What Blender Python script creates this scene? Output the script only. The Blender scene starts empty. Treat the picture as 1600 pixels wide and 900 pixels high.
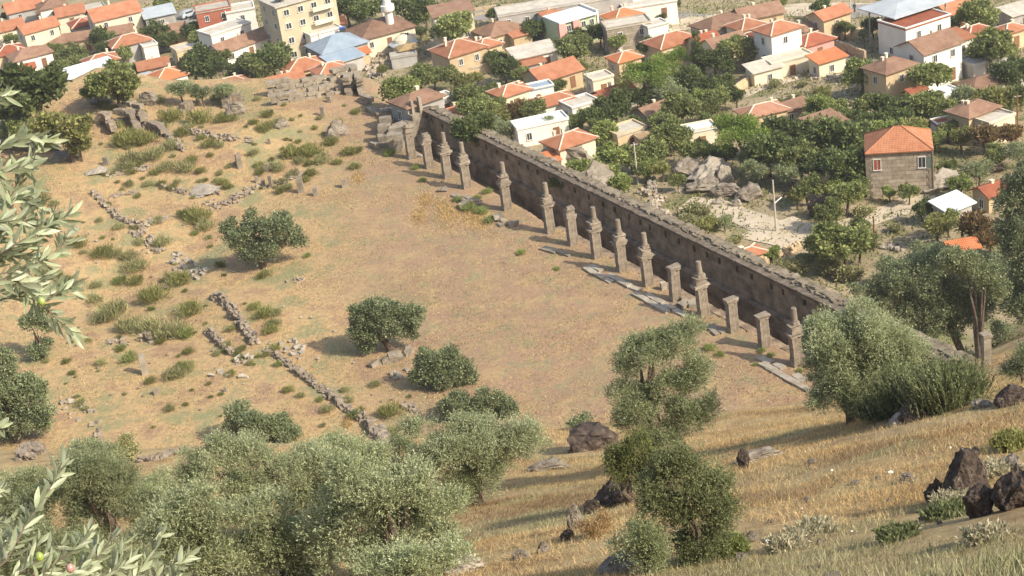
import bpy, math, random
import numpy as np
from mathutils import Vector, Matrix, noise as mn
R = math.radians
rng = np.random.default_rng(7)
random.seed(7)
SC = bpy.context.scene
COL = SC.collection
# ---------------------------------------------------------------- camera
FPX, TH, RO, CH = 2747.5, 0.4353, -0.1418, 66.225
FW = np.array([0, math.cos(TH), -math.sin(TH)]); UPV = np.array([0, math.sin(TH), math.cos(TH)]); RIV = np.array([1., 0, 0])
CR = math.cos(RO)*RIV + math.sin(RO)*UPV
CU = -math.sin(RO)*RIV + math.cos(RO)*UPV
CP = np.array([0, 0, CH])
cd = bpy.data.cameras.new('camera'); cam = bpy.data.objects.new('camera', cd); COL.objects.link(cam)
cd.sensor_width = 36; cd.lens = FPX/1600*36; cd.clip_start = 0.3; cd.clip_end = 9000
M3 = Matrix(((CR[0], CU[0], -FW[0]), (CR[1], CU[1], -FW[1]), (CR[2], CU[2], -FW[2])))
cam.matrix_world = Matrix.Translation(CP.tolist()) @ M3.to_4x4()
SC.camera = cam
# ---------------------------------------------------------------- light
SUN_EL, SUN_DIR = R(39), np.array([0.80, -0.60])
w = bpy.data.worlds.new('World'); SC.world = w; w.use_nodes = True
nt = w.node_tree; bg = nt.nodes['Background']
sky = nt.nodes.new('ShaderNodeTexSky'); sky.sky_type = 'NISHITA'; sky.sun_disc = False
sky.sun_elevation = SUN_EL; sky.sun_rotation = math.atan2(SUN_DIR[0], SUN_DIR[1])
sky.dust_density = 2.5; sky.air_density = 1.0
nt.links.new(sky.outputs[0], bg.inputs[0]); bg.inputs[1].default_value = 0.15
sl = bpy.data.lights.new('sun', 'SUN'); sl.energy = 4.2; sl.angle = R(1.0); sl.color = (1.0, 0.90, 0.74)
sun = bpy.data.objects.new('sun', sl); COL.objects.link(sun)
sv = Vector((SUN_DIR[0]*math.cos(SUN_EL), SUN_DIR[1]*math.cos(SUN_EL), math.sin(SUN_EL)))
sun.rotation_euler = sv.to_track_quat('Z', 'Y').to_euler(); sun.location = (60, -40, 140)
SC.view_settings.view_transform = 'Standard'; SC.view_settings.look = 'None'
SC.view_settings.exposure = 0.58; SC.view_settings.gamma = 1
SC.cycles.max_bounces = 4; SC.cycles.diffuse_bounces = 2; SC.cycles.transmission_bounces = 2

def ray(px, py):
    d = FW + CR*(px-800)/FPX - CU*(py-450)/FPX
    return d/np.linalg.norm(d)
def plane(px, py, z=0.):
    d = ray(px, py); return CP + d*((z-CH)/d[2])
def pr(P):
    d = np.array(P)-CP; z = d@FW
    return 800+FPX*(d@CR)/z, 450-FPX*(d@CU)/z
# ---------------------------------------------------------------- terrain
P0 = np.array([21.2, 120.94]); DD = np.array([-1.8742, 3.6358]); SP = float(np.linalg.norm(DD)); DU = DD/SP
NN = np.array([DU[1], -DU[0]])
def ag(k, wv): return P0 + DD*k + NN*wv               # k-th pillar of the row, w metres towards the village
def kw(x, y):
    ax = x-P0[0]; ay = y-P0[1]
    return (ax*DU[0]+ay*DU[1])/SP, ax*NN[0]+ay*NN[1]
hp = [(1600,900,28),(1400,900,31),(1200,900,35),(1000,900,39),(800,900,43),(600,900,47),(300,900,50),(0,900,50),
      (1600,750,42),(1400,750,48),(1200,750,56),(1000,790,56),(880,820,58),(740,850,60),
      (1600,610,66),(1400,655,70),(1270,668,78),(1100,700,86),(950,705,92),(840,730,88),
      (1541,574,104),(1620,520,122),(1700,700,48),(1800,560,80)]
hpt = [CP + ray(a, b)*t for a, b, t in hp]
for a, b in [(-200,715),(0,712),(250,715),(450,712),(620,703),(880,688),(1080,672),(1270,655)]: hpt.append(plane(a, b, 0))
for a, b in [(0,610),(300,610),(620,600),(880,590),(1100,570)]: q = plane(a, b, 0); q[2] = -9; hpt.append(q)
for x, y, z in [(0,0,64.4),(0,-15,73),(30,0,66),(-30,0,62),(60,0,68),(-60,30,45),(-60,75,20),(-80,110,2),(60,60,42),(75,100,28),(0,14,55.5),(60,140,-6),(90,160,-14),(40,160,-22),(10,15,56),(-110,60,20)]:
    hpt.append(np.array([x, y, z], float))
hpt = np.array(hpt)
def tps_k(d2): return 0.5*d2*np.log(d2+1e-9)
_n = len(hpt); _D = ((hpt[:,None,:2]-hpt[None,:,:2])**2).sum(-1)
_A = np.zeros((_n+3, _n+3)); _A[:_n,:_n] = tps_k(_D)+np.eye(_n)*6.0
_A[:_n,_n] = 1; _A[:_n,_n+1:] = hpt[:,:2]; _A[_n,:_n] = 1; _A[_n+1:,:_n] = hpt[:,:2].T
_W = np.linalg.solve(_A, np.concatenate([hpt[:,2], [0,0,0]]))
def hill(x, y):
    xy = np.stack([x, y], -1); o = _W[_n]+xy@_W[_n+1:]
    for i in range(_n): o = o+_W[i]*tps_k((x-hpt[i,0])**2+(y-hpt[i,1])**2)
    far = np.clip((y-150)/60, 0, 1)+np.clip((np.abs(x)-110)/60, 0, 1)
    return o*(1-np.clip(far, 0, 1)) - 40*np.clip(far, 0, 1)
def sst(v): v = np.clip(v, 0, 1); return v*v*(3-2*v)
poly = [plane(a, b)[:2] for a, b in [(-900,330),(-250,235),(0,205),(110,168),(165,140),(280,140),(400,135),(560,124),(590,160),(640,186)]]
poly += [ag(17.5, 6.0), ag(-7, 6.0), ag(-10, 40), np.array([80., 40.]), np.array([0, -60.]), np.array([-300, -60.])]
poly = np.array(poly)
def sdist(x, y):
    best = np.full(x.shape, 1e9); ins = np.zeros(x.shape, bool); m = len(poly)
    for i in range(m):
        a = poly[i]; b = poly[(i+1) % m]; e = b-a
        t = np.clip(((x-a[0])*e[0]+(y-a[1])*e[1])/(e@e), 0, 1)
        best = np.minimum(best, np.hypot(x-a[0]-e[0]*t, y-a[1]-e[1]*t))
        c = ((a[1] > y) != (b[1] > y)); 
        xi = (b[0]-a[0])*(y-a[1])/(b[1]-a[1]+1e-12)+a[0]
        ins ^= c & (x < xi)
    return np.where(ins, -best, best)
def wob(x, y, s, ph=0.):
    return (np.sin(x*1.3/s+ph+1.7*np.sin(y*.7/s+ph))+np.sin(y*1.1/s+2.1*ph+1.3*np.sin(x*.9/s))+np.sin((x+y)*.8/s+ph*3))/3
def height(x, y, parts=False):
    x = np.asarray(x, float); y = np.asarray(y, float)
    zv = -13 - 11*sst((y-140)/170) - 0.02*np.clip(y-300, 0, 400) + 0.5*wob(x, y, 14, 1.)
    k, wv = kw(x, y)
    d = sdist(x, y)
    left = sst((-x-8)/20)*sst((y-125)/30)
    pz = 0.10*wob(x, y, 5, .3) + left*(0.9*wob(x, y, 9, 2.)+0.5*wob(x, y, 3.7, 4.)+1.2*sst((y-175)/25)) + 1.5*sst((-x-38)/14)*sst((y-140)/30)
    near_wall = (k > -8) & (k < 17.6)
    wallside = near_wall & (wv > 5.5)
    edge = np.where(wallside, -7.0, pz)
    L = np.where(wallside, 26., 15.)
    s = sst(d/L)
    z = np.where(d > 0, edge*(1-s)+zv*s, pz)
    pit = near_wall & (wv > 1.15) & (wv < 5.6)
    dep = -5.2*(1-sst((k-8.5)/5)) - 1.3*sst((k-8.5)/5)
    soft = sst((k-7.5)/3)
    z = np.where(pit, (np.maximum(dep+0.25*wob(x, y, 1.2, 1.), -6)-0.35*(wv-1.15)*soft)*(1-soft+soft*sst((wv-1.15)/2.2)), z)
    hl = hill(x, y)
    hl = hl+0.22*wob(x, y, 2.6, 1.)*sst((hl-2)/4)+0.08*wob(x, y, .9, 2.)*sst((hl-2)/4)
    a = 1.2; mx = np.maximum(z, hl); h = np.clip(a-np.abs(z-hl), 0, a)/a
    zz = np.where(pit & (hl < 0), z, mx+h*h*a*.25)
    if parts: return zz, hl-z, d, k, wv
    return zz
def gz(x, y): return float(height(np.array([x]), np.array([y]))[0])
_T = np.concatenate([np.arange(6, 420, .6), np.arange(420, 1500, 4.)])
def hit(px, py, up=0., t0=None, sdm=None):
    """where the line of sight meets the ground (or `up` metres above it)"""
    d = ray(px, py); P = CP[None]+d[None]*_T[:,None]
    below = (P[:,2] < height(P[:,0], P[:,1])+up) & (_T > (t0 if t0 else 110. if up > .5 else 6.))
    if sdm is not None: below = below & (sdist(P[:,0], P[:,1]) > sdm)
    i = int(np.argmax(below)) if below.any() else len(_T)-1
    lo, hi = _T[max(i-1,0)], _T[i]; tt = np.linspace(lo, hi, 40)
    P = CP[None]+d[None]*tt[:,None]; b = P[:,2] < height(P[:,0], P[:,1])+up
    if sdm is not None: b = b & (sdist(P[:,0], P[:,1]) > sdm)
    j = int(np.argmax(b)) if b.any() else 39
    q = P[j]; return np.array([q[0], q[1], gz(q[0], q[1])]), float(tt[j])
# ---------------------------------------------------------------- materials
MATS = {}
def mat(name, c1, c2=None, c3=None, scale=1., rough=.9, bump=0., bscale=None, detail=6, kind=None, coord='Object', objvar=0., spec=.2, bd=.05, ashm=.85):
    if name in MATS: return MATS[name]
    m = bpy.data.materials.new(name); m.use_nodes = True; MATS[name] = m
    t = m.node_tree; N = t.nodes; L = t.links; b = N['Principled BSDF']
    b.inputs['Roughness'].default_value = rough; b.inputs['Specular IOR Level'].default_value = spec
    tc = N.new('ShaderNodeTexCoord'); co = tc.outputs[coord]
    no = N.new('ShaderNodeTexNoise'); no.inputs['Scale'].default_value = scale; no.inputs['Detail'].default_value = detail; no.inputs['Roughness'].default_value = .62
    L.new(co, no.inputs['Vector'])
    cr = N.new('ShaderNodeValToRGB'); L.new(no.outputs['Fac'], cr.inputs[0])
    c2 = c2 or c1; e = cr.color_ramp; e.elements[0].position = .36; e.elements[1].position = .64
    e.elements[0].color = (*c1, 1); e.elements[1].color = (*c2, 1)
    if c3: q = e.elements.new(.74); q.color = (*c3, 1)
    out = cr.outputs[0]
    def mul(a, fac_socket, lo, hi):
        mr = N.new('ShaderNodeMapRange'); mr.inputs[3].default_value = lo; mr.inputs[4].default_value = hi; L.new(fac_socket, mr.inputs[0])
        h = N.new('ShaderNodeHueSaturation'); L.new(a, h.inputs['Color']); L.new(mr.outputs[0], h.inputs['Value']); return h.outputs[0]
    if objvar:
        oi = N.new('ShaderNodeObjectInfo'); out = mul(out, oi.outputs['Random'], 1-objvar, 1+objvar)
    if kind == 'tile':
        wv = N.new('ShaderNodeTexWave'); wv.wave_type = 'BANDS'; wv.bands_direction = 'X'; wv.inputs['Scale'].default_value = 1.6; L.new(co, wv.inputs['Vector'])
        wv2 = N.new('ShaderNodeTexWave'); wv2.bands_direction = 'Y'; wv2.inputs['Scale'].default_value = 1.1; wv2.inputs['Distortion'].default_value = .6; L.new(co, wv2.inputs['Vector'])
        out = mul(out, wv.outputs['Fac'], .72, 1.12); out = mul(out, wv2.outputs['Fac'], .82, 1.08)
    if kind == 'metal':
        wv = N.new('ShaderNodeTexWave'); wv.bands_direction = 'X'; wv.inputs['Scale'].default_value = 1.; L.new(co, wv.inputs['Vector'])
        out = mul(out, wv.outputs['Fac'], .88, 1.05)
    if kind == 'ashlar':
        vm = N.new('ShaderNodeTexBrick'); vm.inputs['Scale'].default_value = 1.; vm.inputs['Brick Width'].default_value = 1.15; vm.inputs['Row Height'].default_value = .48
        vm.inputs['Mortar Size'].default_value = .02; vm.inputs['Color1'].default_value = (1,1,1,1); vm.inputs['Color2'].default_value = (.68,.68,.68,1); vm.inputs['Mortar'].default_value = (.28,.26,.24,1)
        sx = N.new('ShaderNodeSeparateXYZ'); L.new(co, sx.inputs[0]); ad = N.new('ShaderNodeMath'); ad.operation = 'ADD'; L.new(sx.outputs[0], ad.inputs[0]); L.new(sx.outputs[1], ad.inputs[1])
        cx = N.new('ShaderNodeCombineXYZ'); L.new(ad.outputs[0], cx.inputs[0]); L.new(sx.outputs[2], cx.inputs[1]); L.new(cx.outputs[0], vm.inputs['Vector'])
        mx = N.new('ShaderNodeMixRGB'); mx.blend_type = 'MULTIPLY'; mx.inputs[0].default_value = ashm; L.new(out, mx.inputs[1]); L.new(vm.outputs[0], mx.inputs[2]); out = mx.outputs[0]
    if kind == 'leaf':
        ge = N.new('ShaderNodeNewGeometry'); out = mul(out, ge.outputs['Random Per Island'], .5, 1.55)
    L.new(out, b.inputs['Base Color'])
    if bump:
        n2 = N.new('ShaderNodeTexNoise'); n2.inputs['Scale'].default_value = bscale or scale*4; n2.inputs['Detail'].default_value = 8; L.new(co, n2.inputs['Vector'])
        bp = N.new('ShaderNodeBump'); bp.inputs['Strength'].default_value = bump; bp.inputs['Distance'].default_value = bd; L.new(n2.outputs['Fac'], bp.inputs['Height']); L.new(bp.outputs[0], b.inputs['Normal'])
    if kind == 'leaf':
        tr = N.new('ShaderNodeBsdfTranslucent'); L.new(out, tr.inputs[0]); ms = N.new('ShaderNodeMixShader'); ms.inputs[0].default_value = .38
        L.new(b.outputs[0], ms.inputs[1]); L.new(tr.outputs[0], ms.inputs[2]); L.new(ms.outputs[0], N['Material Output'].inputs[0])
    return m
LEAF = {
 'dark':  mat('leaf_dark', (.11,.145,.05), (.18,.215,.08), scale=1.2, kind='leaf', rough=.6, objvar=.25),
 'mid':   mat('leaf_mid', (.18,.215,.07), (.27,.295,.11), scale=1.2, kind='leaf', rough=.6, objvar=.25),
 'light': mat('leaf_light', (.235,.29,.08), (.33,.37,.13), scale=1.2, kind='leaf', rough=.6, objvar=.15),
 'yellow':mat('leaf_yellow', (.21,.22,.07), (.30,.29,.11), scale=1.2, kind='leaf', rough=.6, objvar=.2),
 'red':   mat('leaf_red', (.17,.11,.05), (.22,.16,.07), scale=1.2, kind='leaf', rough=.6, objvar=.2),
 'pine':  mat('leaf_pine', (.15,.22,.04), (.25,.33,.075), scale=1.2, kind='leaf', rough=.6, objvar=.1),
 'olive': mat('leaf_olive', (.24,.28,.135), (.37,.40,.22), scale=1., kind='leaf', rough=.5, objvar=.15, spec=.4),
 'paleolive': mat('leaf_pale_olive', (.33,.37,.19), (.47,.51,.30), scale=.7, kind='leaf', rough=.45, objvar=.12, spec=.45),
 'deepolive': mat('leaf_deep_olive', (.19,.23,.115), (.30,.335,.18), scale=1., kind='leaf', rough=.5, objvar=.12, spec=.3),
 'scrub': mat('leaf_scrub', (.27,.27,.125), (.38,.365,.18), scale=1.5, kind='leaf', rough=.7, objvar=.2),
 'sage': mat('leaf_sage', (.17,.195,.085), (.27,.295,.145), scale=1., kind='leaf', rough=.6),
 'cream': mat('leaf_cream', (.44,.40,.26), (.56,.52,.36), scale=1.5, kind='leaf', rough=.9),
 'straw': mat('leaf_straw', (.36,.25,.12), (.48,.35,.18), scale=1.5, kind='leaf', rough=.9, objvar=.15),
}
BARK = mat('bark', (.09,.065,.045), (.17,.13,.10), scale=4, bump=.6)
TILE = {'orange': mat('tile_orange', (.36,.145,.075), (.47,.22,.125), (.33,.19,.13), scale=.8, kind='tile', objvar=.16),
        'new': mat('tile_new', (.50,.17,.07), (.60,.24,.11), scale=.6, kind='tile', objvar=.08),
        'brown': mat('tile_brown', (.23,.135,.09), (.34,.21,.14), (.22,.17,.13), scale=.9, kind='tile', objvar=.2),
        'red': mat('tile_red', (.28,.09,.05), (.38,.13,.07), scale=.8, kind='tile', objvar=.15),
        'pink': mat('tile_pink', (.44,.22,.14), (.54,.29,.19), (.36,.24,.18), scale=.8, kind='tile', objvar=.12),
        'grey': mat('roof_metal_grey', (.36,.40,.42), (.46,.49,.50), scale=.5, kind='metal', rough=.5, objvar=.12),
        'blue': mat('roof_metal_blue', (.26,.33,.40), (.34,.41,.47), scale=.5, kind='metal', rough=.5, objvar=.08),
        'white': mat('roof_metal_white', (.66,.70,.70), (.74,.77,.76), scale=.5, kind='metal', rough=.5),
        'conc': mat('roof_concrete', (.38,.35,.29), (.52,.48,.40), (.32,.28,.22), scale=.7, objvar=.15),
        'thatch': mat('roof_thatch', (.28,.19,.09), (.40,.29,.15), scale=3, objvar=.1)}
WALLM = {'white': mat('plaster_white', (.74,.70,.62), (.82,.79,.71), (.6,.56,.48), scale=.5, objvar=.05),
         'cream': mat('plaster_cream', (.66,.58,.42), (.74,.66,.50), (.56,.49,.36), scale=.5, objvar=.08),
         'yellow': mat('plaster_yellow', (.47,.41,.28), (.56,.49,.34), (.42,.36,.25), scale=.4),
         'stone': mat('masonry_stone', (.38,.31,.23), (.56,.48,.37), (.30,.24,.18), scale=1.6, kind='ashlar', objvar=.12, bump=.4),
         'tan': mat('plaster_tan', (.50,.38,.23), (.60,.47,.30), (.42,.31,.20), scale=.7, objvar=.1),
         'pink': mat('plaster_pink', (.62,.30,.26), (.70,.36,.31), scale=.5),
         'green': mat('plaster_green', (.42,.50,.32), (.50,.58,.38), scale=.5),
         'grey': mat('plaster_grey', (.36,.34,.31), (.46,.44,.40), (.30,.27,.24), scale=.6, objvar=.1),
         'rust': mat('plaster_rust', (.34,.11,.07), (.42,.16,.10), scale=.6)}
PANE = mat('window_pane', (.03,.035,.04), (.05,.055,.06), scale=3, rough=.2, spec=.5)
FRAME = mat('window_frame', (.62,.60,.55), (.7,.68,.62), scale=3)
WOOD = mat('wood_brown', (.20,.10,.05), (.28,.15,.08), scale=4)
REDSH = mat('shutter_red', (.30,.08,.05), (.36,.11,.07), scale=4)
RIDGE = mat('ridge_mortar', (.62,.48,.38), (.72,.58,.46), scale=3)
RUIN = mat('ruin_limestone', (.19,.16,.12), (.33,.285,.22), (.13,.105,.08), scale=1.4, bump=.7, bscale=6, objvar=.12)
RUINW = mat('ruin_wall', (.15,.11,.075), (.38,.29,.20), (.10,.07,.05), scale=.75, kind='ashlar', bump=1., bscale=5, ashm=.3)
RUBB = mat('rubble_stone', (.19,.15,.11), (.34,.285,.215), (.13,.10,.075), scale=2.2, bump=.6, objvar=.15)
PALE = mat('pale_stone', (.27,.235,.18), (.40,.355,.285), (.20,.17,.13), scale=1.5, bump=.5, objvar=.1)
ROCKD = mat('rock_dark', (.035,.026,.022), (.12,.09,.07), (.40,.37,.31), scale=3.6, bump=1., bscale=7, bd=.12)
ROCKG = mat('rock_grey', (.17,.14,.105), (.31,.27,.215), (.09,.075,.06), scale=1.6, bump=.9, bscale=5, bd=.15)
ROCKP = mat('rock_pale', (.27,.235,.185), (.40,.355,.29), (.17,.14,.11), scale=1.2, bump=.8, bd=.1)
WHITE = mat('white_stone', (.72,.70,.64), (.8,.78,.72), scale=3)
POLE = mat('pole_concrete', (.42,.38,.31), (.52,.48,.40), scale=3)
STEEL = mat('steel_white', (.7,.7,.7), (.76,.76,.76), scale=2, rough=.4)
# ---------------------------------------------------------------- mesh tools
class MB:
    def __init__(s): s.v = []; s.f = []
    def add(s, v, f):
        o = len(s.v); s.v += [tuple(p) for p in v]; s.f += [tuple(i+o for i in q) for q in f]; return s
    def box(s, c, sz, rz=0., jit=0., tilt=0.):
        a, b, d = sz[0]/2, sz[1]/2, sz[2]/2
        v = [Vector((x*a, y*b, z*d)) for z in (-1, 1) for y in (-1, 1) for x in (-1, 1)]
        if jit: v = [p+Vector((random.uniform(-jit, jit)*sz[0], random.uniform(-jit, jit)*sz[1], random.uniform(-jit, jit)*sz[2])) for p in v]
        m = Matrix.Rotation(rz, 3, 'Z')
        if tilt: m = m @ Matrix.Rotation(random.uniform(-tilt, tilt), 3, 'X') @ Matrix.Rotation(random.uniform(-tilt, tilt), 3, 'Y')
        v = [m @ p+Vector(c) for p in v]
        return s.add(v, [(0,2,3,1),(4,5,7,6),(0,1,5,4),(2,6,7,3),(0,4,6,2),(1,3,7,5)])
    def tube(s, pts, rad, n=8, cap=True):
        pts = [Vector(p) for p in pts]; rings = []
        for i, p in enumerate(pts):
            t = (pts[min(i+1, len(pts)-1)]-pts[max(i-1, 0)]).normalized()
            a = t.orthogonal().normalized() if abs(t.z) > .9 else t.cross(Vector((0,0,1))).normalized()
            b = t.cross(a); r = rad[i] if hasattr(rad, '__len__') else rad
            rings.append([p+(a*math.cos(q*2*math.pi/n)+b*math.sin(q*2*math.pi/n))*r for q in range(n)])
        v = [p for r in rings for p in r]; f = []
        for i in range(len(rings)-1):
            for q in range(n): f.append((i*n+q, (i+1)*n+q, (i+1)*n+(q+1)%n, i*n+(q+1)%n))
        if cap: f.append(tuple(range(n))); f.append(tuple(reversed(range((len(rings)-1)*n, len(rings)*n))))
        return s.add(v, f)
    def mesh(s, name):
        me = bpy.data.meshes.new(name); me.from_pydata(s.v, [], s.f); me.update(); return me
def npmesh(name, v, f):
    """v (n,3), f (m,k) -> mesh fast"""
    me = bpy.data.meshes.new(name); k = f.shape[1]
    me.vertices.add(len(v)); me.vertices.foreach_set('co', v.astype(np.float32).ravel())
    me.loops.add(f.size); me.loops.foreach_set('vertex_index', f.astype(np.int32).ravel())
    me.polygons.add(len(f)); me.polygons.foreach_set('loop_start', np.arange(0, f.size, k, dtype=np.int32))
    me.update(calc_edges=True); me.validate(); return me
def setp(o, label=None, cat=None, group=None, kind=None):
    if label: o['label'] = label
    if cat: o['category'] = cat
    if group: o['group'] = group
    if kind: o['kind'] = kind
    return o
def obj(name, me, m=None, parent=None, loc=None, rz=None):
    if isinstance(me, MB): me = me.mesh(name)
    o = bpy.data.objects.new(name, me); COL.objects.link(o)
    if m is not None:
        if len(me.materials) == 0: me.materials.append(m)
        elif me.materials[0] != m:
            o.material_slots[0].link = 'OBJECT'; o.material_slots[0].material = m
    if parent: o.parent = parent
    if loc is not None: o.location = loc
    if rz is not None: o.rotation_euler = (0, 0, rz)
    return o
def empty(name, loc, rz=0., **kw_):
    o = bpy.data.objects.new(name, None); COL.objects.link(o); o.location = loc; o.rotation_euler = (0, 0, rz)
    o.empty_display_size = .3; return setp(o, **kw_)
LAND = []          # (px, py, phrase) landmarks that labels refer to
def side(px, py, q):
    dx, dy = px-q[0], py-q[1]
    if abs(dx) > abs(dy)*1.2: return 'right of' if dx > 0 else 'left of'
    return 'in front of' if dy > 0 else 'behind'
USED = {}
def rel_label(px, py, adj, noun, lands=None):
    """label that places a thing against the nearest named landmarks; never the same one twice"""
    ls = sorted(lands or LAND, key=lambda q: (q[0]-px)**2+((q[1]-py)*1.3)**2)
    for q in ls[:4]:
        for ph in ('{a} {n} {s} the {l}', '{a} {n} farther {s} the {l}'):
            t = ph.format(a=adj, n=noun, s=side(px, py, q), l=q[2])
            if t not in USED and len(t.split()) <= 16: USED[t] = 1; return t
    for sz in ('small', 'rounded', 'ragged', 'squat', 'upright', 'thin'):
        for q in ls[:5]:
            t = f'{sz} {adj} {noun} {side(px, py, q)} the {q[2]}'
            if t not in USED and len(t.split()) <= 16: USED[t] = 1; return t
    return f'{adj} {noun} near the {ls[0][2]}' if False else ' '.join(f'{adj} {noun} near the {ls[0][2]}'.split()[:16])

# ---------------------------------------------------------------- the ground sheet
def axis(lo, hi, step, far_lo, far_hi):
    a = list(np.arange(lo, hi+step, step)); s = step; v = hi
    while v < far_hi: s *= 1.12; v += s; a.append(v)
    s = step; v = lo; b = []
    while v > far_lo: s *= 1.12; v -= s; b.append(v)
    return np.array(b[::-1]+a)
gx = axis(-66, 66, .42, -2500, 2500)
gy = axis(18, 205, .42, -120, 4000)
X, Y = np.meshgrid(gx, gy); Z, HM, SD, K, WV = height(X, Y, True)
v = np.stack([X, Y, Z], -1).reshape(-1, 3); ny, nx = X.shape
i = np.arange(ny*nx).reshape(ny, nx); f = np.stack([i[:-1,:-1], i[:-1,1:], i[1:,1:], i[1:,:-1]], -1).reshape(-1, 4)
gm = npmesh('ground', v, f)
gm.polygons.foreach_set('use_smooth', np.ones(len(f), bool))
def fattr(me, name, arr):
    a = me.attributes.new(name, 'FLOAT', 'POINT'); a.data.foreach_set('value', arr.astype(np.float32).ravel())
fattr(gm, 'hillside', sst((HM+.5)/3)); fattr(gm, 'village', sst((SD-2)/10)*(1-sst((HM+.5)/3)))
leftm = sst((-X-6-.12*(Y-120))/10)*(1-sst((HM+.5)/3)); fattr(gm, 'ruins', leftm)
def ground_mat():
    m = bpy.data.materials.new('ground'); m.use_nodes = True; t = m.node_tree; N = t.nodes; L = t.links; b = N['Principled BSDF']
    b.inputs['Roughness'].default_value = .95; b.inputs['Specular IOR Level'].default_value = .1
    tc = N.new('ShaderNodeTexCoord'); co = tc.outputs['Object']
    def nz(s, d=8, r=.65, off=0):
        n = N.new('ShaderNodeTexNoise'); n.inputs['Scale'].default_value = s; n.inputs['Detail'].default_value = d; n.inputs['Roughness'].default_value = r
        mp = N.new('ShaderNodeMapping'); mp.inputs['Location'].default_value = (off, off*.7, 0); L.new(co, mp.inputs[0]); L.new(mp.outputs[0], n.inputs[0]); return n.outputs['Fac']
    def ramp(fac, *st):
        c = N.new('ShaderNodeValToRGB'); L.new(fac, c.inputs[0]); e = c.color_ramp
        e.elements[0].position = st[0][0]; e.elements[0].color = (*st[0][1], 1); e.elements[1].position = st[-1][0]; e.elements[1].color = (*st[-1][1], 1)
        for p, q in st[1:-1]: a = e.elements.new(p); a.color = (*q, 1)
        return c.outputs[0]
    def mix(fac, a, c, mode='MIX'):
        x = N.new('ShaderNodeMixRGB'); x.blend_type = mode
        if isinstance(fac, float): x.inputs[0].default_value = fac
        else: L.new(fac, x.inputs[0])
        L.new(a, x.inputs[1]); L.new(c, x.inputs[2]); return x.outputs[0]
    def at(n): a = N.new('ShaderNodeAttribute'); a.attribute_name = n; return a.outputs['Fac']
    def msk(f_, lo, hi, mx=1.):
        r = N.new('ShaderNodeMapRange'); r.inputs[1].default_value = lo; r.inputs[2].default_value = hi; r.inputs[4].default_value = mx; L.new(f_, r.inputs[0]); return r.outputs[0]
    def rgb(c): n = N.new('ShaderNodeRGB'); n.outputs[0].default_value = (*c, 1); return n.outputs[0]
    soil = ramp(nz(.22), (.3, (.28,.19,.125)), (.5, (.35,.24,.155)), (.7, (.30,.21,.14)))
    soil = mix(msk(nz(.42, 9, .74, 11), .47, .60, .8), soil, rgb((.42,.31,.165)))
    soil = mix(msk(nz(.42, 9, .75, 31), .52, .60, .65), soil, rgb((.26,.255,.145)))
    soil = mix(msk(nz(.12, 5, .6, 71), .52, .68, .55), soil, rgb((.27,.23,.13)))
    ru = ramp(nz(.22, 9, .72, 5), (.36, (.32,.22,.14)), (.44, (.40,.28,.16)), (.49, (.48,.345,.18)), (.54, (.37,.29,.155)), (.60, (.29,.275,.145)))
    soil = mix(at('ruins'), soil, ru)
    hi = ramp(nz(.5, 9, .68, 50), (.28, (.26,.17,.09)), (.42, (.38,.27,.14)), (.55, (.50,.38,.20)), (.7, (.28,.24,.13)))
    c = mix(at('hillside'), soil, hi)
    vi = ramp(nz(.12, 8, .62, 90), (.34, (.19,.19,.09)), (.45, (.30,.25,.15)), (.55, (.40,.33,.22)), (.66, (.21,.21,.10)))
    c = mix(at('village'), c, vi)
    c = mix(.55, c, ramp(nz(2.2, 9, .8, 3), (.32, (.55,.52,.5)), (.66, (1.25,1.2,1.15))), 'MULTIPLY')
    L.new(c, b.inputs['Base Color'])
    bp = N.new('ShaderNodeBump'); bp.inputs['Strength'].default_value = .9; bp.inputs['Distance'].default_value = .18; L.new(nz(2.4, 10, .7), bp.inputs['Height']); L.new(bp.outputs[0], b.inputs['Normal'])
    return m
setp(obj('ground', gm, ground_mat()), kind='structure')
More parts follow.
